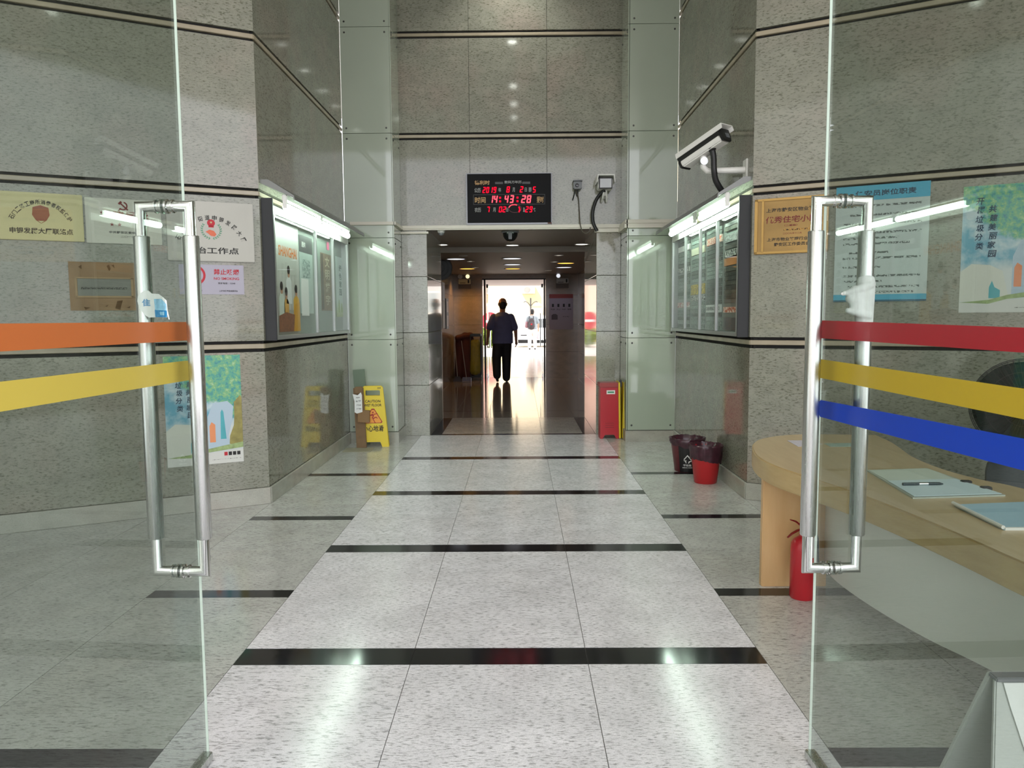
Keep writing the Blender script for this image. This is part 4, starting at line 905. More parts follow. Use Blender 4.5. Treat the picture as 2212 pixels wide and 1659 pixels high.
# red dispenser and yellow folded sign by the right jamb
def red_box():
    t = thing('bag_dispenser', 'tall red metal bag dispenser standing before the right jamb', 'dispenser', (1.04, 8.82, 0), 0.03)
    w_ = .108
    q = bm_(); prism(q, [(-w_, 0), (-w_ + .03, 0), (-w_ + .055, .045), (w_ - .055, .045), (w_ - .03, 0), (w_, 0), (w_, .60), (-w_, .60)], .012, Matrix.Translation((0, -.085, 0)))
    ob('front', q, RED, t, local=True, bevel=.002)
    ob('body', bx(bm_(), -w_ + .001, w_ - .001, -.073, .085, .05, .60), RED, t, local=True)
    for x in (-w_ + .012, w_ - .012): ob('foot', bx(bm_(), x - .012, x + .012, -.07, .085, 0, .05), RED, t, local=True)
    ob('lid', bx(bm_(), -w_ - .012, w_ + .012, -.10, .095, .60, .652), mat('lid_red', '#9c3a36', 0.35), t, local=True, bevel=.006)
    lb_ = ob('label', bx(bm_(), -.036, .062, -.0865, -.085, .52, .565), PAPER, t, local=True); ob('print', bx(bm_(), -.024, .050, -.0875, -.0865, .535, .55), INKG, lb_, local=True)
    for z in (.13, .155, .18): ob('groove', bx(bm_(), -.05, .05, -.0862, -.085, z, z + .004), mat('dark_red', '#6b1a1c', 0.5), t, local=True)
red_box()
def folded_sign():
    t = thing('folded_sign', 'folded yellow wet floor sign seen edge-on beside the red dispenser', 'sign', (1.180, 8.84, 0))
    for s in (-1, 1):
        q = bm_(); a = [(s * .020, .04), (s * .020, .68)]
        M = Matrix.Rotation(s * .018, 4, 'Y')
        bx(q, s * .018 - .010, s * .018 + .010, -.13, .12, 0.005, .66, M); ob('plate', q, YEL, t, local=True, bevel=.005)
    ob('hinge_strap', bx(bm_(), -.028, .0, -.13, -.10, .60, .69), BLACK, t, local=True, bevel=.008)
folded_sign()

# A-frame notice stand at the lower right
def stand():
    t = thing('notice_stand', 'white paper notice on a grey folding stand at the lower right', 'sign', (1.47, 2.08, 0), 0.0)
    GP_ = mat('grey_white_plastic', '#b9bcb6', 0.45)
    Mf = Matrix.Translation((0, -.17, 0)) @ Matrix.Rotation(-.30, 4, 'X')
    W0, W1, H = .225, .155, .43
    fr_ = ob('front_plate', prism(bm_(), [(-W0, 0), (W0, 0), (W1, H), (-W1, H)], .016, Mf), GP_, t, local=True, bevel=.004)
    ob('rear_plate', prism(bm_(), [(-W0, 0), (W0, 0), (W1, H), (-W1, H)], .016, Matrix.Translation((0, .11, 0)) @ Matrix.Rotation(.30, 4, 'X')), GP_, t, local=True, bevel=.004)
    ob('top_rim', bx(bm_(), -W1 - .004, W1 + .004, -.055, -.015, .405, .418), GREYP, t, local=True, bevel=.003)
    pp = ob('paper_notice', prism(bm_(), [(-.045, .0), (.20, .0), (.20, .42), (-.138, .42), (-.128, .36), (-.105, .25), (-.08, .14)], .003, Mf @ Matrix.Translation((0, -.006, 0))), PAPER, fr_, local=True)
    q = put_text(bm_(), '请走', -.035, .27, .13, .055); q.transform(Mf @ Matrix.Translation((0, -.0072, 0))); ob('lettering', q, INK, fr_, local=True)
stand()

# floor fan and chair behind the desk
def fan():
    c = Vector((2.80, 4.22, 0.905)); t = thing('standing_fan', 'black wire-caged standing fan behind the reception desk', 'fan', (c.x, c.y + .05, 0))
    ax = Vector((-.45, -1, .05)).normalized(); u, v, _ = basis(ax); Rr = .262
    q = bm_()
    def circ(r, off, th): 
        P_ = [c + ax * off + (u * math.cos(2*PI*j/40) + v * math.sin(2*PI*j/40)) * r for j in range(41)]; tube(q, P_, th, 5, caps=False)
    for r, off in ((Rr, 0), (Rr - .008, .02), (Rr - .008, -.02), (.19, .055), (.11, .07), (.055, .075)): circ(r, off, .0028 if r == Rr else .0018)
    ob('cage_ring', q, BLACK, t)
    q = bm_()
    for j in range(56):
        a = 2*PI*j/56; e = u * math.cos(a) + v * math.sin(a)
        tube(q, [c + ax * .076 + e * .05, c + ax * .062 + e * .15, c + ax * .02 + e * .25, c + e * Rr], .0012, 4, caps=False); tube(q, [c + e * Rr, c - ax * .05 + e * .2, c - ax * .075 + e * .06], .0012, 4, caps=False)
    tag(ob('cage_wire', q, BLACK, t), kind='stuff')
    ob('hub', lathe(bm_(), [(0, .08), (.05, .075), (.055, .06), (.04, .02), (.06, -.08), (.07, -.16), (.05, -.2), (0, -.2)], c, 20, ax), BLACK, t, smooth=True)
    FB = mat('dark_green_blade', '#1a2421', 0.7, spec=0.1)
    ob('dark_fill_disc', lathe(bm_(), [(0, -.07), (.245, -.03), (.245, -.034), (0, -.075)], c, 32, ax), FB, t)  # dark disc added behind the blades so the cage reads dark inside
    for k in range(4):
        q = bm_(); a = PI/2 * k; n = 10; rows = []
        for rr_ in (.04, .12, .20, .235):
            rows.append([q.verts.new(c + (u * math.cos(a + da) + v * math.sin(a + da)) * rr_ + ax * (.03 - da * .05)) for da in (-.55, -.2, .15, .5)])
        for x, y in zip(rows, rows[1:]):
            for j in range(3): q.faces.new((x[j], x[j+1], y[j+1], y[j]))
        ob('blade', q, FB, t, smooth=True)
    ob('pole', tube(bm_(), [c - ax * .14, c - ax * .14 + Vector((0, 0, -.15)), (c.x + .06, c.y + .14, .03)], .016, 10), DARKM, t)
    ob('base', lathe(bm_(), [(0, .05), (.03, .05), (.05, .03), (.2, .018), (.21, 0), (0, 0)], (c.x + .06, c.y + .14, 0), 28), BLACK, t, smooth=True)
fan()
def chair():
    c = (2.60, 3.72); t = thing('office_chair', 'black office chair behind the reception desk', 'chair', (*c, 0), -0.35)
    q = bx(bm_(), -.22, .22, -.22, .20, .41, .47); ob('seat', q, BLACK, t, local=True, bevel=.03, seg=3)
    q = bm_(); n = 9; rows = []
    for z in (.46, .52, .58, .625, .645):
        wd = .21 if z < .6 else (.20 if z < .63 else .17)
        rows.append([[q.verts.new((wd * (2*i/n - 1), .20 + .06 * (1 - (2*i/n - 1)**2) + (z - .46) * .2 + d, z)) for i in range(n+1)] for d in (0, .035)])
    for a, b in zip(rows, rows[1:]):
        for s in (0, 1):
            for i in range(n): q.faces.new((a[s][i], a[s][i+1], b[s][i+1], b[s][i]))
    for i in range(n):
        q.faces.new((rows[-1][0][i], rows[-1][0][i+1], rows[-1][1][i+1], rows[-1][1][i])); q.faces.new((rows[0][0][i], rows[0][0][i+1], rows[0][1][i+1], rows[0][1][i]))
    for e in (0, n):
        for a, b in zip(rows, rows[1:]): q.faces.new((a[0][e], b[0][e], b[1][e], a[1][e]))
    ob('backrest', q, mat('dark_mesh_back', '#20282a', 0.5), t, local=True, smooth=True)
    ob('column', lathe(bm_(), [(0, .05), (.03, .05), (.03, .41), (0, .41)], (0, 0, 0), 14), DARKM, t, local=True)
    for k in range(5):
        a = 2*PI*k/5; L_ = ob('leg', tube(bm_(), [(0, 0, .085), (.25 * math.cos(a), .25 * math.sin(a), .065)], [.028, .016], 8), BLACK, t, local=True)
        ob('caster', lathe(bm_(), [(0, -.012), (.026, -.012), (.026, .012), (0, .012)], (.25 * math.cos(a), .25 * math.sin(a), .026), 12, (math.sin(a), -math.cos(a), 0)), BLACK, L_, local=True)
chair()

# ================================================================== CLOCK, CAMERAS, CABLES ON THE BACK WALL
SEG = {'0': 'abcdef', '1': 'bc', '2': 'abged', '3': 'abgcd', '4': 'fgbc', '5': 'afgcd', '6': 'afgedc', '7': 'abc', '8': 'abcdefg', '9': 'abcdfg'}
def seg_digit(q, ch, cx, cz, w_, h_, y, sl=0.14):
    t = h_ * 0.165; hw, hh = w_ / 2, h_ / 2
    R_ = {'a': (-hw + t*.4, hw - t*.4, hh - t, hh), 'g': (-hw + t*.4, hw - t*.4, -t/2, t/2), 'd': (-hw + t*.4, hw - t*.4, -hh, -hh + t), 'b': (hw - t, hw, t*.2, hh - t*.3), 'c': (hw - t, hw, -hh + t*.3, -t*.2), 'f': (-hw, -hw + t, t*.2, hh - t*.3), 'e': (-hw, -hw + t, -hh + t*.3, -t*.2)}
    for s in SEG.get(ch, ''):
        a, b, c, d = R_[s]; q.faces.new([q.verts.new((cx + u + sl * v, y, cz + v)) for u, v in ((a, c), (b, c), (b, d), (a, d))])
def clock():
    x0, x1, z0, z1 = -0.606, 0.393, 2.492, 3.082; xc, zc = (x0+x1)/2, (z0+z1)/2; W_, H_ = x1 - x0, z1 - z0
    t = thing('led_clock', 'black electronic calendar clock with red digits over the hall opening', 'clock', (xc, 9.05, z0))
    ob('case', bx(bm_(), x0, x1, 9.0, 9.048, z0, z1), mat('clock_frame', '#77787a', 0.35, 0.6), t, bevel=.004)
    f = ob('face', bx(bm_(), x0 + .014, x1 - .010, 8.994, 9.001, z0 + .020, z1 - .010), FACE, t); y = 8.992
    # photo crop: 150..1235 px wide, 150..795 high
    P = lambda a, b: (x0 + (a - 155) / 1078 * W_, z1 - (b - 150) / 645 * H_)
    GLD = mat('clock_gold_print', '#b58f5a', 0.5); GRY = mat('clock_grey_print', '#8f8f8c', 0.5)
    def tx(s, a, b, w_, h_, m=GLD):
        X, Z = P(a, b); return put_text(bm_(), s, X, Z, w_ / 1078 * W_, h_ / 645 * H_, y)
    for s, a, b, w_, h_, m in (('德利时', 358, 270, 190, 55, GLD), ('数码万年历', 745, 266, 215, 36, GRY), ('公历', 300, 365, 80, 58, GRY), ('年', 578, 362, 36, 56, GRY), ('月', 752, 362, 30, 56, GRY), ('日', 905, 362, 26, 50, GRY), ('星期', 958, 362, 34, 60, GRY),
                               ('时间', 332, 487, 135, 78, GLD), ('报时', 1085, 487, 86, 78, GLD), ('农历', 300, 610, 80, 58, GRY), ('月', 507, 610, 34, 56, GRY), ('日', 670, 612, 24, 48, GRY), ('温', 880, 612, 24, 56, GRY), ('℃', 1012, 614, 24, 46, GRY)):
        ob('lettering', tx(s, a, b, w_, h_), m, f)
    def dig(s, a, b, w_, h_, step, m=LED):
        q = bm_()
        for i, ch in enumerate(s):
            X, Z = P(a + i * step, b); seg_digit(q, ch, X, Z, w_ / 1078 * W_, h_ / 645 * H_, y)
        ob('digits', q, m, f)
    dig('2019', 382, 362, 36, 76, 45); dig('8', 684, 358, 40, 78, 0); dig('2', 852, 358, 40, 78, 0); dig('5', 1012, 362, 38, 76, 0)
    dig('14', 472, 478, 46, 96, 54, LEDGLOW); dig('43', 662, 478, 50, 98, 66, LEDGLOW); dig('28', 876, 480, 54, 98, 68, LEDGLOW)
    dig('7', 432, 606, 36, 72, 0); dig('02', 586, 606, 40, 74, 48); dig('29', 918, 608, 38, 76, 50)
    q = bm_()
    for a in (582, 800):
        for b in (460, 505): X, Z = P(a, b); q.faces.new([q.verts.new((X + u * .011, y, Z + v * .011)) for u, v in ((-1, -1), (1, -1), (1, 1), (-1, 1))])
    ob('colon', q, LED, f)
    q = bm_()
    for a, b, c, d in ((245, 1145, 418, 423), (245, 1145, 540, 545), (245, 250, 418, 545), (1140, 1145, 418, 545)):
        X0, Z0 = P(a, c); X1, Z1 = P(b, d); q.faces.new([q.verts.new(p) for p in ((X0, y, Z0), (X1, y, Z0), (X1, y, Z1), (X0, y, Z1))])
    for a, b, c, d in ((520, 620, 262, 290), (860, 960, 262, 290)):
        X0, Z0 = P(a, c); X1, Z1 = P(b, d); q.faces.new([q.verts.new(p) for p in ((X0, y, Z0), (X1, y, Z0), (X1, y, Z1), (X0, y, Z1))])
    ob('print', q, mat('clock_dim_print', '#3c3c3c', 0.5), f)
    # small dial: red arc and ring
    def arc(a, b, ra, rb, a0, a1, w_, m, n=16):
        q = bm_(); X, Z = P(a, b); rx, rz = ra / 1078 * W_, rb / 645 * H_; A = [math.radians(a0 + (a1 - a0) * i / n) for i in range(n + 1)]
        o1 = [q.verts.new((X + rx * math.cos(s), y, Z + rz * math.sin(s))) for s in A]; i1 = [q.verts.new((X + (rx - w_) * math.cos(s), y, Z + (rz - w_) * math.sin(s))) for s in A]
        for i in range(n): q.faces.new((o1[i], o1[i+1], i1[i+1], i1[i]))
        ob('dial', q, m, f)
    arc(770, 598, 82, 52, 0, 360, .005, mat('dial_ring', '#5a2026', 0.5), 28); arc(760, 590, 74, 48, 60, 175, .011, LEDGLOW); arc(800, 608, 36, 46, -60, 60, .016, LED)
    ob('corner_stain', bx(bm_(), x1 - .05, x1 - .004, 8.998, 9.001, z0 + .004, z0 + .022), mat('rust_stain', '#5a3526', 0.7), t)
clock()
def cam_small():
    t = thing('security_camera', 'small grey box camera on the back wall beside the clock', 'camera', (.685, 9.05, 2.93))
    ob('body', bx(bm_(), .640, .735, 8.93, 9.03, 2.885, 2.972), GREYP, t, bevel=.008)
    ob('lens', lathe(bm_(), [(0, .02), (.016, .018), (.022, .004), (.022, 0), (0, 0)], (.680, 8.93, 2.922), 16, (0, -1, 0)), BLACKG, t, smooth=True)
    ob('visor', bx(bm_(), .634, .741, 8.90, 9.03, 2.970, 2.980), GREYP, t); ob('bracket', tube(bm_(), [(.69, 9.0, 2.89), (.69, 9.03, 2.83), (.69, 9.05, 2.82)], .012, 8), DARKM, t)
    ob('cable_tuft', tube(bm_(), [(.66, 8.98, 2.885), (.65, 9.0, 2.82), (.635, 9.03, 2.77)], .007, 6), BLACK, t)
cam_small()
def cam_bullet():
    t = thing('security_camera', 'white bullet camera with a visor on the back wall above the right jamb', 'camera', (1.0, 9.05, 2.90))
    q = bm_(); prism(q, [(-.075, -.068), (.075, -.068), (.085, -.05), (.085, .035), (.07, .06), (-.07, .06), (-.085, .035), (-.085, -.05)], .17, Matrix.Translation((1.0, 8.85, 2.935)))
    ob('body', q, WHITEP, t, bevel=.006)
    ob('front_window', bx(bm_(), .93, 1.07, 8.842, 8.851, 2.875, 2.985), mat('camera_front_glass', '#b9babc', 0.2), t, bevel=.006)
    ob('window_rim', bx(bm_(), .922, 1.078, 8.846, 8.853, 2.867, 2.993), BLACK, t, bevel=.004)
    q = bm_(); prism(q, [(-.105, -.02), (-.098, -.02), (-.085, .055), (.085, .055), (.098, -.02), (.105, -.02), (.095, .068), (-.095, .068)], .24, Matrix.Translation((1.0, 8.80, 2.955))); ob('visor', q, WHITEP, t)
    ob('mount_arm', tube(bm_(), [(1.0, 8.93, 2.87), (1.0, 8.95, 2.82), (1.0, 9.05, 2.80)], .022, 12), WHITEP, t, smooth=True)
    for dx in (-.025, .025): ob('cable_loop', tube(bm_(), [(1.0 + dx * .4, 8.90, 2.86), (1.0 + dx, 8.93, 2.78), (1.0 + dx * 1.1, 9.0, 2.745)], .010, 8), WHITEP, t, smooth=True)
cam_bullet()
tag(ob('conduit', tube(bm_(), smooth_curve([(1.0, 8.90, 2.86), (.955, 8.93, 2.83), (.90, 8.96, 2.75), (.865, 8.98, 2.62), (.872, 8.98, 2.50), (.915, 8.97, 2.405)]), .020, 10), BLACK, loc=(.9, 8.95, 2.6), smooth=True), 'thick black conduit curving below the white bullet camera', 'conduit')
tag(ob('cable', tube(bm_(), smooth_curve([(.665, 8.99, 2.88), (.70, 9.02, 2.80), (.712, 9.03, 2.66), (.72, 8.99, 2.50), (.745, 8.98, 2.405), (.785, 8.98, 2.38), (.825, 8.98, 2.40), (.838, 8.98, 2.45)]), .0065, 6), mat('grey_cable', '#4a4338', 0.5), loc=(.72, 9.0, 2.6), smooth=True), 'thin grey cable hanging in a loop from the small camera', 'cable')
tag(ob('cable', tube(bm_(), [(.925, 9.04, 2.40), (.905, 9.6, 2.30), (.905, 10.6, 2.17)], .004, 6), mat('pale_cable', '#8a8a80', 0.5), loc=(.92, 9.1, 2.38)), 'thin pale cable slanting along the right jamb', 'cable')
# large bullet camera on the right wall
def cctv():
    t = thing('security_camera', 'large white bullet camera on a wall arm above the directory hood', 'camera', (1.755, 5.98, 2.53))
    N, Fp = Vector((1.545, 5.86, 2.765)), Vector((1.295, 6.16, 2.615)); d = (Fp - N).normalized(); up = Vector((0, 0, 1)); rt = d.cross(up).normalized(); up2 = rt.cross(d)
    M = Matrix((rt, d, up2)).transposed().to_4x4(); M.translation = N; L_ = (Fp - N).length
    # local: x to the right when looking along d, y along d, z up
    ob('body', prism(bm_(), [(-.05, -.055), (.05, -.055), (.062, -.03), (.062, .03), (-.062, .03), (-.062, -.03)], L_ * .92, M), WHITEP, t, bevel=.008)
    ob('side_band', prism(bm_(), [(-.064, -.028), (.064, -.028), (.066, .028), (-.066, .028)], L_ * .97, M @ Matrix.Translation((0, -.006, .018))), BLACK, t)
    ob('front_cap', prism(bm_(), [(-.05, -.055), (.05, -.055), (.064, -.02), (.058, .045), (-.058, .045), (-.064, -.02)], .02, M @ Matrix.Translation((0, -.02, 0))), BLACK, t, bevel=.004)
    ob('rear_cap', prism(bm_(), [(-.055, -.058), (.055, -.058), (.066, -.02), (.06, .045), (-.06, .045), (-.066, -.02)], .018, M @ Matrix.Translation((0, L_ * .92, 0))), BLACK, t, bevel=.004)
    ob('lens_window', prism(bm_(), rect(-.022, .022, -.018, .018), .003, M @ Matrix.Translation((.018, -.023, -.012))), mat('lens_glass', '#5d6063', 0.1), t)
    ob('sun_shield', prism(bm_(), [(-.076, .022), (-.071, .022), (-.066, .056), (.066, .056), (.071, .022), (.076, .022), (.072, .063), (-.072, .063)], L_ * 1.08, M @ Matrix.Translation((0, -.05, 0))), WHITEP, t)
    ob('mark', prism(bm_(), rect(-.001, .001, .038, .047), .07, M @ Matrix.Translation((.0745, .13, 0))), GREYP, t)
    ob('wall_plate', bx(bm_(), 1.742, 1.755, 5.93, 6.03, 2.47, 2.61), WHITEP, t, bevel=.004)
    ob('arm', tube(bm_(), [(1.745, 5.98, 2.53), (1.46, 6.0, 2.53), (1.43, 6.0, 2.56), (1.43, 6.0, 2.64)], [.026, .022, .022, .026], 14), WHITEP, t, smooth=True)
    ob('pivot', lathe(bm_(), [(0, -.03), (.03, -.03), (.03, .03), (0, .03)], (1.43, 6.0, 2.60), 16, (0, 1, 0)), ALU, t, smooth=True)
    ob('conduit', tube(bm_(), smooth_curve([(1.475, 5.93, 2.69), (1.49, 5.93, 2.62), (1.495, 5.93, 2.53), (1.515, 5.95, 2.45), (1.57, 5.98, 2.375)]), .023, 12), BLACK, t, smooth=True)
    ob('rubber_boot', lathe(bm_(), [(0, .02), (.05, .012), (.045, -.01), (.026, -.035), (0, -.035)], (1.472, 5.93, 2.70), 18, (-.25, .0, 1)), BLACK, t, smooth=True)
cctv()
# dome cameras under the soffit
t = thing('dome_camera', 'black dome camera under the hall soffit below the clock', 'camera', (-.10, 9.45, 2.46))
ob('housing', lathe(bm_(), [(0, 0), (.105, 0), (.11, -.012), (.095, -.02), (0, -.02)], (-.10, 9.45, 2.46), 28), GREYP, t, smooth=True)
ob('dome', lathe(bm_(), [(.092, -.018)] + [(.092 * math.cos(a), -.02 - .105 * math.sin(a)) for a in [PI/2 * i / 8 for i in range(1, 9)]], (-.10, 9.45, 2.46), 28), BLACKG, t, smooth=True)
ob('lens_strip', prism(bm_(), [(-.022, -.02), (.022, -.02), (.02, -.1), (-.02, -.1)], .012, Matrix.Translation((-.10, 9.355, 2.46))), GREYP, t)
t = thing('dome_camera', 'small white dome camera under the soffit near the left jamb', 'camera', (-.915, 9.12, 2.46))
ob('housing', lathe(bm_(), [(0, 0), (.045, 0), (.045, -.035), (.036, -.045), (0, -.045)], (-.915, 9.12, 2.46), 20), WHITEP, t, smooth=True)
ob('dome', lathe(bm_(), [(.034, -.043)] + [(.034 * math.cos(a), -.045 - .034 * math.sin(a)) for a in [PI/2 * i / 6 for i in range(1, 7)]], (-.915, 9.12, 2.46), 20), GREYP, t, smooth=True)

# ================================================================== LAMPS
def round_lamp(name, label, loc, r, m, group=None, recess=0.02, ringm=None):
    t = thing(name, label, 'ceiling lamp', loc, 0, group)
    ob('trim_ring', lathe(bm_(), [(r, 0.0), (r + .018, -.002), (r + .02, -.008), (r + .004, -.010), (r, -.006)], (0, 0, 0), 28), ringm or WHITEP, t, local=True, smooth=True)
    ob('lit_disc', lathe(bm_(), [(0, -.004), (r, -.004), (r, -.001), (0, -.001)], (0, 0, 0), 28), m, t, local=True); return t
LOBM = emitter('lobby_lamp_light', '#fbfff4', 45.0)
LN = {5.49: 'second lobby ceiling lamp from the back wall', 3.15: 'third lobby ceiling lamp from the back wall', 1.93: 'fourth lobby ceiling lamp from the back wall', .86: 'fifth lobby ceiling lamp from the back wall', -1.2: 'sixth lobby ceiling lamp, over the entrance step outside'}
first = None
for y in (8.52, 5.49, 3.15, 1.93, 0.86, -1.2):
    if first is None: first = round_lamp('ceiling_light', 'lobby ceiling lamp right at the back wall, lighting its top', (-.08, y, 5.81), .07, LOBM, 'lobby ceiling lamps')
    else: dup(first, (-.08, y, 5.81), LN[y])
    spot('lobby_lamp', (-.08, y, 5.76), LAMP_W * {8.52: 4.0, 5.49: .6, 3.15: .75, 1.93: 1.3, .86: 2.4, -1.2: 2.4}[y], 2.3 if y < 8 else 1.9, (1.0, 0.99, 0.95), .07, .5 if y < 8 else .8)
COOL = emitter('cool_lamp_light', '#f4f6ff', 1.7); WARM = emitter('warm_lamp_light', '#ffb64a', 3.0); SMALL = emitter('small_lamp_light', '#fff3e2', 1.6); DIM = mat('unlit_lamp', '#8d8680', 0.4)
GRP_S = 'small round downlights in the hall ceiling'
for i, (x, y, z, lb) in enumerate(((-1.11, 11.04, 2.46, 'small bright downlight at the left end of the front soffit'), (-.09, 11.19, 2.46, 'small bright downlight at the middle of the front soffit'), (.915, 11.14, 2.46, 'small bright downlight at the right end of the front soffit'))):
    round_lamp('downlight', lb, (x, y, z), .09, emitter('soffit_lamp', '#fffdf2', 4.0), 'soffit downlights')
for x, y, lb, m in ((.634, 12.10, 'small square-looking downlight nearest on the right of the hall', SMALL), (.634, 13.52, 'second small downlight on the right of the hall, before the orange lamp', SMALL), (.624, 16.0, 'small downlight over the right emergency light', SMALL),
                    (-.833, 13.25, 'brightest small downlight on the left of the hall', SMALL), (-.845, 14.85, 'small downlight over the left orange lamp', SMALL), (-.865, 12.04, 'unlit small downlight on the left of the hall', DIM)):
    round_lamp('downlight', lb, (x, y, 2.38), .055, m, GRP_S)
for x, y, lb, m in ((-1.036, 12.70, 'wide white hall lamp beside the black wall fan', COOL), (-.108, 12.69, 'wide white lamp nearest on the middle of the hall', COOL), (-.113, 14.15, 'second wide white lamp on the middle of the hall', COOL), (.888, 15.06, 'wide white lamp right of the door, behind the orange one', COOL),
                    (-.12, 15.36, 'wide orange lamp before the middle of the far door', WARM), (-1.02, 15.25, 'wide orange lamp over the left emergency light', WARM), (.852, 13.89, 'wide orange lamp on the right of the hall', WARM)):
    round_lamp('hall_lamp', lb, (x, y, 2.38), .15, m, 'wide hall lamps')
spot('warm_hall_light', (-1.08, 16.75, 2.34), 45, 2.6, (1.0, 0.50, 0.10), .08); spot('hall_light', (-.1, 12.7, 2.34), 10, 2.6, (1, .9, .78), .1)
spot('cool_hall_light', (.80, 16.95, 2.34), 7, 2.4, (.72, .74, 1.0), .08)
spot('hall_light', (0.0, 11.1, 2.42), 14, 2.4, (1, .95, .86), .1)

# ================================================================== HALL FITTINGS
def emergency(x, label, bodym, lit):
    t = thing('emergency_light', label, 'emergency light', (x, 17.5, 2.17)); y = 17.42
    b = ob('body', bx(bm_(), x - .14, x + .13, 17.40, 17.498, 2.165, 2.275), bodym, t, bevel=.006)
    ob('switch_plate', bx(bm_(), x + .07, x + .105, 17.396, 17.401, 2.185, 2.26), DARKM, b); ob('print', bx(bm_(), x - .11, x + .02, 17.397, 17.401, 2.185, 2.197), DARKM, b)
    for dx, e in ((-.10, lit[0]), (.07, lit[1])):
        if e is None: continue
        h = ob('lamp_head', lathe(bm_(), [(0, .05), (.03, .05), (.052, .01), (.054, 0), (.047, -.002), (0, -.002)], (x + dx, 17.40, 2.335), 20, (0, 1, -.1)), WHITEP, t, smooth=True)
        ob('lens', lathe(bm_(), [(0, -.004), (.044, -.003), (.044, 0), (0, 0)], (x + dx, 17.397, 2.335), 20, (0, 1, -.1)), e, h)
        ob('neck', tube(bm_(), [(x + dx, 17.44, 2.27), (x + dx, 17.44, 2.31)], .010, 8), DARKM, h)
    ob('shelf_plate', bx(bm_(), x - .15, x + .14, 17.48, 17.499, 2.06, 2.165), mat('shelf_grey', '#5a4f44', 0.5), t)
GLE = emitter('emergency_lens_light', '#ffe9b0', 1.6)
emergency(-1.23, 'yellow-lit twin emergency light left of the far door', mat('cream_plastic', '#d8c690', 0.4), (WHITEP, GLE))
emergency(1.0, 'grey emergency light right of the far door', mat('grey_cream_plastic', '#a9a9a6', 0.4), (emitter('emergency_lens_cool', '#f4f6ff', 1.0), None))
def wall_fan():
    c = Vector((-1.335, 13.0, 2.25)); t = thing('wall_fan', 'round black wall fan high on the left hall wall', 'fan', (-1.49, 13.1, 2.25)); ax = Vector((.30, -1, -.05)).normalized(); u, v, _ = basis(ax)
    q = bm_()
    for r, off in ((.215, 0), (.20, .03), (.20, -.03), (.14, .05), (.07, .06)): tube(q, [c + ax * off + (u * math.cos(2*PI*j/36) + v * math.sin(2*PI*j/36)) * r for j in range(37)], .003, 5, caps=False)
    ob('cage', q, BLACK, t); ob('housing', lathe(bm_(), [(0, .05), (.06, .045), (.08, -.05), (.07, -.10), (0, -.10)], c, 18, ax), BLACK, t, smooth=True)
    ob('disc', lathe(bm_(), [(0, .005), (.207, .005), (.207, -.005), (0, -.005)], c, 32, ax), BLACK, t)
    ob('wall_arm', tube(bm_(), [c - ax * .08, (-1.44, 13.12, 2.2), (-1.49, 13.12, 2.2)], .018, 8), BLACK, t)
    ob('cable', tube(bm_(), smooth_curve([(-1.42, 13.1, 2.15), (-1.35, 13.1, 1.98), (-1.45, 13.1, 1.90)]), .008, 6), mat('red_wire', '#5a1a18', 0.5), t)
wall_fan()
MHL = Matrix.Translation((-1.49, 17.5, 0)) @ Matrix.Rotation(-PI/2, 4, 'Z')
o, w_, h_, y = onwall('picture_frame', MHL, 1.55, 2.05, 1.18, 1.80, .02, BLACK, 'dark frame with two pale pictures on the left hall wall', 'frame')
for v in (-.15, .14): flat(o, rect(-.17, .17, v - .11, v + .11), y, mat('pale_picture', '#8d7f78', 0.5), 'picture')
onwall('notice_sheet', MHL, 2.85, 3.15, 1.48, 1.92, .004, PAPER, 'white sheet on the left hall wall nearest the jamb', 'notice')
o, w_, h_, y = onwall('notice_board', MHL, 2.2, 2.75, 1.20, 2.10, .01, mat('brown_board', '#5f4a3c', 0.5), 'brown notice board between white sheet and dark frame', 'board')
flat(o, rect(-.22, .22, .1, .38), y, mat('lilac_sheet', '#6d6478', 0.5), 'sheet')
MHB = Matrix.Translation((1.36, 17.5, 0)) @ Matrix.Rotation(PI, 4, 'Z')
o, w_, h_, y = onwall('wall_poster', MHB, 1.36 - 1.24, 1.36 - .695, 1.12, 1.925, .004, mat('dim_poster', '#8d8187', 0.5), 'pale poster with a dark red heading right of the far door', 'poster')
flat(o, [(-w_/2, .31), (w_/2, .31), (w_/2, h_/2), (-w_/2, h_/2)], y, mat('poster_red_heading', '#7d2a22', 0.5), 'heading')
for i in range(4): flat(o, rect(-.21 + i * .125, -.165 + i * .125, .11, .18), y, INK, 'picture'); flat(o, rect(-.235 + i * .125, -.14 + i * .125, .04, .07), y, lines_mat('poster_small_print', '#8d8187', '#4a4448', 70), 'print')
flat(o, [(-.22, -.18), (-.08, -.18), (-.08, -.08), (-.12, -.05), (-.18, -.05), (-.22, -.08)], y, mat('house_print', '#4a3f44', 0.5), 'picture'); flat(o, rect(.03, .19, -.12, -.1), y, lines_mat('poster_small_print2', '#8d8187', '#5a5458', 70), 'print')
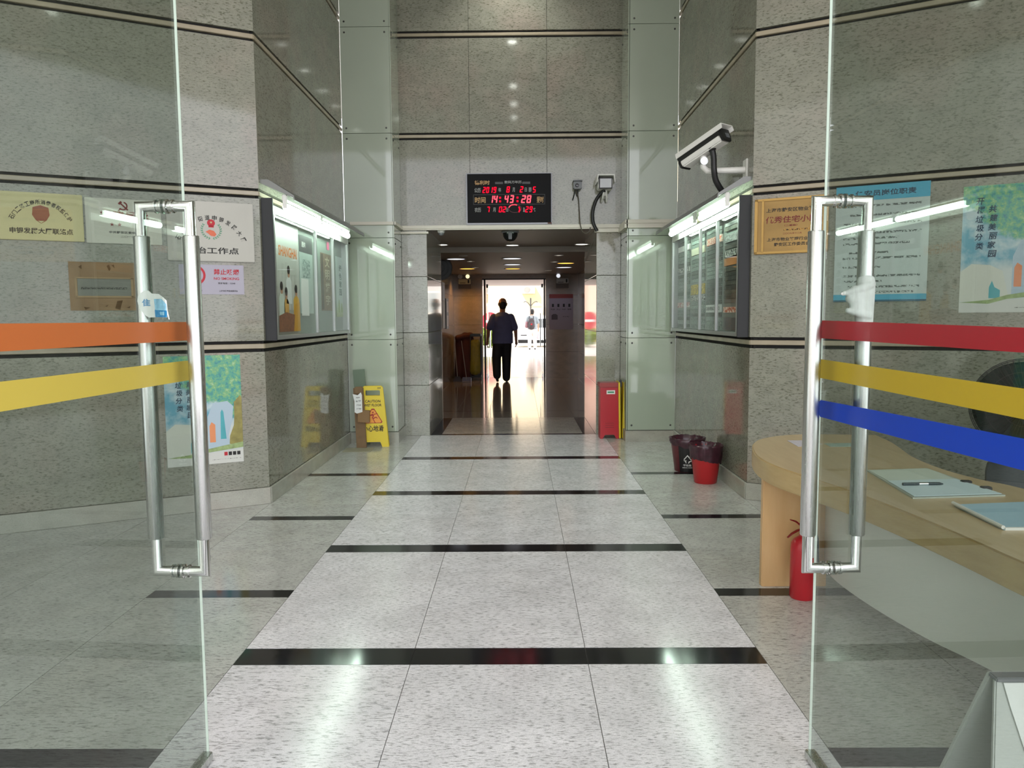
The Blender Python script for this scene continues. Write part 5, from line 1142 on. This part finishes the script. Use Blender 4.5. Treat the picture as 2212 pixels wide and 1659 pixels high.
# cleaning things in the far left corner
def clutter():
    t = thing('covered_trolley', 'trolley under a dark red cover in the far left corner of the hall', 'trolley', (-1.25, 17.15, 0)); q = bm_(); rr = random.Random(4)
    for x, z0, z1, r0, r1 in ((-1.36, .12, .92, .10, .08), (-1.22, .12, .98, .13, .10), (-1.10, .12, .90, .10, .09)): cap(q, (x, 17.15, z0), (x, 17.17, z1), r0, r1)
    cap(q, (-1.38, 17.1, .95), (-1.1, 17.15, 1.0), .07, .08)
    remeshed('cover', q, mat('dark_red_cover', '#3d100e', 0.8, var=0.15, vscale=8), t, .02, 3)
    for x in (-1.38, -1.12): ob('caster', lathe(bm_(), [(0, -.015), (.03, -.015), (.03, .015), (0, .015)], (x, 17.1, .03), 12, (1, 0, 0)), BLACK, t)
    t = thing('janitor_cart', 'cleaning cart with a yellow bag left of the far door', 'cart', (-.97, 17.2, 0))
    for x in (-1.09, -.865):
        for y in (17.02, 17.36): ob('post', tube(bm_(), [(x, y, .06), (x, y, 1.03)], .012, 8), DARKM, t); ob('caster', lathe(bm_(), [(0, -.012), (.03, -.012), (.03, .012), (0, .012)], (x, y, .03), 12, (1, 0, 0)), BLACK, t)
    ob('tray', bx(bm_(), -1.10, -.855, 17.0, 17.38, .98, 1.04), mat('dark_teal_tray', '#1f2a2e', 0.5), t, bevel=.01); ob('bottom_tray', bx(bm_(), -1.10, -.855, 17.0, 17.38, .06, .10), DARKM, t)
    q = bm_(); cap(q, (-1.03, 17.05, .20), (-1.03, 17.05, .86), .085, .06); cap(q, (-.93, 17.05, .22), (-.93, 17.05, .86), .08, .06); cap(q, (-.98, 17.02, .2), (-.98, 17.05, .5), .09, .08)
    remeshed('bag', q, mat('yellow_bag', '#7a701c', 0.6, var=0.15, vscale=14), t, .015, 3)
    t = thing('broom', 'broom with a thin pale handle leaning in the far left corner', 'broom', (-1.35, 16.6, 0))
    ob('handle', tube(bm_(), [(-1.36, 16.6, .12), (-1.42, 16.72, .95)], .009, 8), mat('pale_handle', '#8d857a', 0.4), t); q = bm_(); prism(q, [(-.10, .0), (.10, .0), (.05, .12), (-.05, .12)], .05, Matrix.Translation((-1.355, 16.57, 0))); ob('bristles', q, mat('bristle_grey', '#4f4a4c', 0.8), t)
    t = thing('dustpan', 'grey long-handled dustpan beside the broom', 'dustpan', (-1.20, 16.55, 0))
    ob('handle', tube(bm_(), [(-1.16, 16.64, .05), (-1.27, 16.72, .90)], .007, 8), mat('pale_handle2', '#837b70', 0.4), t)
    q = bm_(); bx(q, -1.25, -1.05, 16.45, 16.65, .002, .012); bx(q, -1.25, -1.24, 16.45, 16.65, .002, .08); bx(q, -1.06, -1.05, 16.45, 16.65, .002, .08); bx(q, -1.25, -1.05, 16.64, 16.65, .002, .10); ob('pan', q, mat('pan_grey', '#6a6570', 0.5), t)
clutter()
# far door: frame and two glass leaves swung outwards
def far_door():
    r = struct('door_3', bx(bm_(), -.805, -.765, 17.56, 17.66, 0, 2.285), DARKM, label='dark framed glass door at the end of the hall'); r['kind'] = 'structure'
    ob('frame_post', bx(bm_(), .572, .606, 17.56, 17.66, 0, 2.285), DARKM, r); ob('frame_head', bx(bm_(), -.84, .62, 17.56, 17.66, 2.265, 2.285), DARKM, r)
    for x, s in ((-.742, 1), (.552, -1)):
        p_ = ob('glass_leaf', bx(bm_(), x - .005, x + .005, 17.70, 18.42, .02, 2.16), GLS, r)
        ob('patch_fitting', bx(bm_(), x - .012 if s > 0 else x - .03, x + .03 if s > 0 else x + .012, 17.70, 17.86, 2.09, 2.17), BLACK, p_)
        ob('pull_bar', tube(bm_(), [(x + .04 * s, 18.25, .7), (x + .04 * s, 18.25, 1.5)], .012, 8), STEEL, p_)
        ob('bottom_rail', bx(bm_(), x - .012, x + .012, 17.70, 18.42, .006, .09), STEEL, p_)
far_door()

# ================================================================== PEOPLE
def person(name, label, loc, rz, top, legs, skin, hair, J, bald=False, H=1.0, hem=.955, bulk=1.0):
    M = Matrix.Translation(loc) @ Matrix.Rotation(rz, 4, 'Z') @ Matrix.Scale(H, 4)
    t = thing(name, label, 'person', M=M)
    V = Vector
    def go(nm, q, m, vox, it=4):
        o = remeshed(nm, q, m, t, vox, it, True); return o
    hd = V(J['head'])
    q = bm_()
    cap(q, hd + V((0, .012, -.055)), hd + V((0, -.008, .045)), .068, .088, 20, 1.12); cap(q, V((0, -.005, 1.44)), hd + V((0, -.01, -.06)), .066, .060)
    cap(q, hd + V((0, .045, -.095)), hd + V((0, .05, -.075)), .036, .04)                      # jaw and chin
    cap(q, hd + V((0, .098, -.005)), hd + V((0, .118, -.035)), .010, .016)                    # nose
    cap(q, hd + V((-.022, .088, -.068)), hd + V((.022, .088, -.068)), .008, .008)             # lips
    for s in (-1, 1): cap(q, hd + V((s * .088, .005, .012)), hd + V((s * .086, .0, -.035)), .018, .012); cap(q, hd + V((s * .02, .095, .022)), hd + V((s * .045, .088, .022)), .009, .009)
    cap(q, (0, 0, .98), (0, 0, 1.36), .15, .16, 18, .7); cap(q, (-.15, 0, 1.42), (.15, 0, 1.42), .055, .055)
    for s, e, wr in ((-1, V(J['eL']), V(J['wL'])), (1, V(J['eR']), V(J['wR']))):
        sh = V((s * .185, 0, 1.41)); cap(q, sh, e, .052, .042); cap(q, e, wr, .043, .029)
        d = (wr - e).normalized(); pm = wr + d * .075; cap(q, wr, pm, .026, .034, 12, .8)
        side = V((0, 1, 0)); side = (side - d * side.dot(d)).normalized(); inn = V((-s, 0, 0))
        for k, ln in enumerate((.075, .085, .08, .06)):
            b = pm + side * (.024 - .016 * k) + d * .01; m1 = b + d * ln * .55 + inn * .006; cap(q, b, m1, .0095, .009, 8); cap(q, m1, m1 + (d * .75 + inn * .65).normalized() * ln * .5, .009, .0075, 8)
        b = wr + d * .025 + side * .022; m1 = b + (d * .6 + side * .7 + inn * .3).normalized() * .04; cap(q, b, m1, .012, .0105, 8); cap(q, m1, m1 + (d * .9 + side * .2 + inn * .3).normalized() * .03, .0105, .008, 8)
    for s, k_, a_ in ((-1, V(J['kL']), V(J['aL'])), (1, V(J['kR']), V(J['aR']))):
        hp = V((s * .09, 0, .95)); cap(q, hp, k_, .088, .056); cap(q, k_, a_, .055, .038)
    go('body', q, skin, .0075, 3)
    q = bm_()
    cap(q, hd + V((0, -.026, -.05)), hd + V((0, -.024, .012 if bald else .055)), .080, .085 if bald else .087, 20, 1.06); o = go('hair', q, hair, .01, 3)
    # eyes
    for s in (-1, 1): ob('eye', lathe(bm_(), [(0, .012), (.009, .008), (.012, 0), (.009, -.008), (0, -.012)], hd + V((s * .032, .094, .020)), 10), INK, t, local=True)
    q = bm_()                                                                                 # shirt
    cap(q, (0, .0, hem + .17), (0, 0, 1.16), .20 * bulk, .20 * bulk, 22, .72); [q.verts.ensure_lookup_table(), xyprism(q, [(x, y) for x, y in ell(0, 0, .205 * bulk, .150 * bulk, 28)], hem - .06, hem + .16)]; cap(q, (0, 0, 1.10), (0, 0, 1.31), .196 * bulk, .20 * bulk, 22, .68); cap(q, (-.15, 0, 1.405), (.15, 0, 1.405), .078, .078, 16); cap(q, (0, 0, 1.40), (0, 0, 1.475), .085, .072)
    for s, e in ((-1, V(J['eL'])), (1, V(J['eR']))):
        sh = V((s * .185, 0, 1.405)); cap(q, sh, sh.lerp(e, .80), .074 * bulk, .070 * bulk)
    go('shirt', q, top, .012, 4)
    q = bm_()                                                                                 # trousers
    cap(q, (0, 0, .90), (0, 0, .985), .165, .17, 20, .8)
    for s, k_, a_ in ((-1, V(J['kL']), V(J['aL'])), (1, V(J['kR']), V(J['aR']))):
        hp = V((s * .085, 0, .92)); cap(q, hp, k_, .112 * bulk, .092 * bulk); cap(q, k_, a_, .090 * bulk, .078 * bulk)
    go('trousers', q, legs, .012, 4)
    for s, a_, to in ((-1, V(J['aL']), V(J['tL'])), (1, V(J['aR']), V(J['tR']))):
        q = bm_(); heel = a_ + (a_ - to).normalized() * .05; heel.z = max(.035, a_.z - .06); cap(q, heel, to, .036, .032, 12); cap(q, a_, a_.lerp(to, .4), .042, .036, 12); ob_ = go('shoe', q, BLACK, .01, 2)
    return t, V
SKIN = mat('skin_tone', '#9a6a52', 0.55); HAIR = mat('black_hair', '#1a1512', 0.6)
walkJ = dict(head=(.01, .03, 1.69), eL=(-.30, -.06, 1.14), wL=(-.325, -.01, .905), eR=(.285, .02, 1.13), wR=(.30, .12, .90), kL=(-.135, .02, .54), aL=(-.125, -.16, .16), tL=(-.115, -.02, .035), kR=(.085, .10, .52), aR=(.08, .09, .09), tR=(.10, .27, .035))
man, _ = person('person', 'man in a dark blue short-sleeved shirt and black trousers walking to the far door', (-.36, 16.5, 0), 0.03, mat('navy_shirt', '#54587c', 0.7, var=0.06, vscale=12), mat('black_trousers', '#15151a', 0.75), SKIN, HAIR, walkJ, True, 1.0, .90, 1.12)
standJ = dict(head=(0, .03, 1.66), eL=(-.26, .02, 1.14), wL=(-.20, .16, 1.0), eR=(.27, -.02, 1.14), wR=(.27, .03, .90), kL=(-.115, .01, .52), aL=(-.125, 0, .09), tL=(-.135, .17, .035), kR=(.11, .01, .52), aR=(.12, 0, .09), tR=(.135, .17, .035))
p2, _ = person('person', 'person in a grey shirt and pale trousers with a dark backpack standing outside', (.57, 32.7, 0), 0.0, mat('grey_shirt', '#8a9296', 0.7), mat('pale_pink_trousers', '#dccfc9', 0.7), mat('skin_light', '#c79a80', 0.55), HAIR, standJ, False, .97)
BP = thing('backpack', 'dark backpack with a red patch on the standing person\'s back', 'backpack', (.53, 32.5, 1.1))
q = bm_(); cap(q, (.53, 32.50, 1.0), (.53, 32.52, 1.22), .15, .13, 16, .6); cap(q, (.53, 32.42, .98), (.53, 32.42, 1.08), .11, .10, 16, .5); remeshed('bag', q, mat('backpack_dark', '#3d3334', 0.7, var=0.2, vscale=20), BP, .014, 3)
ob('patch', bx(bm_(), .50, .57, 32.345, 32.36, 1.06, 1.12), INKR, BP)
for x in (.44, .62): ob('strap', tube(bm_(), smooth_curve([(x, 32.52, 1.24), (x, 32.60, 1.40), (x, 32.72, 1.44)]), .018, 6), BLACK, BP)
SB = thing('shoulder_bag', 'brown pouch bag at the standing person\'s left side', 'bag', (.33, 32.62, 1.05)); q = bm_(); cap(q, (.33, 32.62, 1.0), (.34, 32.62, 1.14), .08, .07); remeshed('pouch', q, mat('pinkish_brown', '#8a6468', 0.6), SB, .014, 3)
PB = thing('carrier_bag', 'pale plastic carrier bag in the standing person\'s right hand', 'bag', (.85, 32.72, .6)); q = bm_(); cap(q, (.85, 32.73, .50), (.85, 32.73, .66), .09, .06, 12, .6); remeshed('bag', q, mat('pink_white_bag', '#d9b9c0', 0.5), PB, .014, 3)
ob('handle', tube(bm_(), [(.84, 32.73, .70), (.84, 32.73, .80)], .008, 6), PAPER, PB)

# ================================================================== OUTSIDE THE FAR DOOR
struct('canopy_soffit', bx(bm_(), -8, 8, 18.3, 27.0, 2.50, 2.75), mat('canopy_paint', '#b5a8a2', 0.6), label='grey soffit of the canopy outside the far door')
struct('canopy_floor', bx(bm_(), -8, 8, 17.76, 27.0, -.10, .0), granite('canopy_tiles', '#cfc3b6', '#9a8f84', s=(10, 30, 10), rough=0.12), label='polished floor under the outside canopy')
def car():
    t = thing('car', 'white car parked across the street behind the standing person', 'car', (1.6, 36.2, 0)); WH = mat('car_white', '#eeeeee', 0.25, coat=0.6)
    prof = [(-.16, .34), (-.14, .95), (.0, 1.36), (.2, 1.45), (2.3, 1.47), (3.1, 1.05), (4.05, .92), (4.2, .6), (4.18, .34), (3.75, .30), (3.65, .55), (3.38, .65), (3.1, .55), (3.0, .28), (1.98, .28), (1.88, .55), (1.6, .65), (1.33, .55), (1.23, .28)]
    b = ob('body', prism(bm_(), prof, 1.7, Matrix.Translation((0, 35.4, 0))), WH, t, bevel=.03)
    GLD_ = mat('dark_window', '#2a2f33', 0.1)
    for pts in ([(.86, .90), (.86, 1.30), (1.45, 1.32), (1.45, .90)], [(1.55, .90), (1.55, 1.33), (2.2, 1.35), (2.75, 1.0)]): ob('side_window', prism(bm_(), pts, .02, Matrix.Translation((0, 35.385, 0))), GLD_, b)
    for x in (1.6, 3.38):
        for y in (35.42, 36.9): wv = ob('wheel', lathe(bm_(), [(0, 0), (.20, .0), (.30, .02), (.32, .05), (.32, .17), (.3, .2), (0, .2)], (x, y, .32), 24, (0, 1, 0)), BLACK, t, smooth=True); ob('hubcap', lathe(bm_(), [(0, -.01), (.18, -.008), (.2, .0), (0, .0)], (x, y, .32), 18, (0, 1, 0)), ALU, wv)
    ob('side_strip', bx(bm_(), .08, .36, 35.375, 35.40, .53, .57), DARKM, b); ob('sill', bx(bm_(), -.05, 4.1, 35.42, 37.05, .18, .34), BLACK, t)
    ob('tail_light', bx(bm_(), -.17, -.10, 35.42, 35.65, .66, .82), RED, b)
car()
def street_lamp():
    t = thing('street_lamp', 'street lamp with two domed white shades over the white car', 'lamp', (.62, 40, 0))
    ob('pole', tube(bm_(), [(.62, 40, 0), (.62, 40, 2.38)], .035, 10), DARKM, t); ob('base', lathe(bm_(), [(0, 0), (.14, 0), (.12, .2), (.05, .3), (0, .3)], (.62, 40, 0), 16), DARKM, t)
    for s in (-1, 1):
        x = .62 + s * .36; a = ob('arm', tube(bm_(), smooth_curve([(.62, 40, 1.95), (.62 + s * .15, 40, 2.14), (.62 + s * .3, 40, 2.20), (x, 40, 2.14)]), .018, 8), DARKM, t)
        ob('shade', lathe(bm_(), [(0, .16), (.10, .14), (.20, .06), (.24, 0), (.22, 0), (.1, .10), (0, .12)], (x, 40, 1.98), 24), WHITEP, a, smooth=True)
street_lamp()
t = thing('round_sign', 'round red sign on a thin post left of the walking man', 'sign', (-1.30, 33.9, 0))
ob('disc', lathe(bm_(), [(0, -.02), (.40, -.02), (.40, 0), (0, 0)], (-1.28, 33.9, 1.22), 28, (0, 1, 0)), mat('red_sign', '#c83a48', 0.4), t); ob('band', bx(bm_(), -1.52, -1.04, 33.86, 33.88, 1.16, 1.27), INKW, t); ob('post', tube(bm_(), [(-1.28, 33.95, 0), (-1.28, 33.95, 1.6)], .03, 8), ALU, t)
def leafy(name, label, c, rx, rz, m, n, seed, trunk=None):
    rr = random.Random(seed); t = thing(name, label, 'tree' if trunk else 'bush', (c[0], c[1], 0)); q = bm_()
    for i in range(n):
        a, b = rr.uniform(0, 2*PI), math.acos(rr.uniform(-1, 1)); r = rr.uniform(.55, 1.0)
        p = Vector((c[0] + rx * r * math.sin(b) * math.cos(a), c[1] + rx * r * math.sin(b) * math.sin(a), c[2] + rz * r * math.cos(b)))
        u = Vector((rr.uniform(-1, 1), rr.uniform(-1, 1), rr.uniform(-.6, 1))).normalized(); v, w2, _ = basis(u); s = rr.uniform(.05, .11) * (1 + rx * .4)
        q.faces.new([q.verts.new(p + v * s), q.verts.new(p + w2 * s * .5), q.verts.new(p - v * s), q.verts.new(p - w2 * s * .5)])
    f = ob('foliage', q, m, t); f['kind'] = 'stuff'
    ob('trunk' if trunk else 'stems', tube(bm_(), [(c[0], c[1], 0), (c[0] + .04, c[1], c[2])], [trunk or .04, (trunk or .04) * .6], 8), mat('bark', '#6b5a48', 0.9), t)
LEAF = mat('leaf_green', '#8aa03a', 0.6, var=0.3, vscale=3)
leafy('bush', 'yellow-green bush beyond the red round sign', (-1.35, 35.2, .50), .55, .50, LEAF, 900, 2)
leafy('bush', 'low green bush behind the back of the white car', (-2.9, 36.5, .45), .7, .45, LEAF, 700, 5); leafy('bush', 'green bush on the far right of the street', (6.2, 37.5, .5), .8, .5, LEAF, 800, 6)
def building(name, label, x0, x1, y0, y1, h, col, wins, wz):
    t = thing(name, label, 'building', ((x0+x1)/2, y0, 0)); ob('wall', bx(bm_(), x0, x1, y0, y1, 0, h), mat(name + '_wall', col, 0.8, var=0.04, vscale=.5), t)
    for z in wz:
        for x in wins:
            f = ob('window', bx(bm_(), x - .55, x + .55, y0 - .06, y0 + .05, z, z + 1.3), mat('window_frame_white', '#d5d0c6', 0.5), t)
            for s in (-1, 1): ob('pane', bx(bm_(), x + s * .27 - .22, x + s * .27 + .22, y0 - .075, y0 - .055, z + .08, z + 1.22), mat('pane_grey', '#7d8688', 0.1), f)
    ob('cornice', bx(bm_(), x0 - .1, x1 + .1, y0 - .2, y0, h - .3, h), mat('cornice_pale', '#d9cfc0', 0.7), t)
building('apartment_building', 'cream apartment building filling the view through the far door', -9, 14, 52, 58, 14, '#e9dcbc', (-7, -4.5, 4.2, 6.6, 9), (1.6, 4.6, 7.6, 10.6))
building('side_building', 'pinkish building at the left of the street outside', -9, -1.95, 42, 47, 8, '#c9a294', (-6, -3.4), (1.3, 4.3))
building('grey_building', 'grey building at the right of the street outside', 1.55, 9, 44, 49, 7.5, '#a7a3a0', (3.0, 5.5, 7.6), (1.6, 4.4))
t = thing('air_conditioner', 'pale air conditioner unit on the cream building', 'air conditioner', (.55, 51.6, 3.0)); ob('housing', bx(bm_(), .2, 1.1, 51.55, 51.98, 2.95, 3.5), WHITEP, t, bevel=.02); ob('grille', lathe(bm_(), [(0, -.01), (.2, -.01), (.22, 0), (0, 0)], (.55, 51.55, 3.22), 20, (0, 1, 0)), ALU, t)
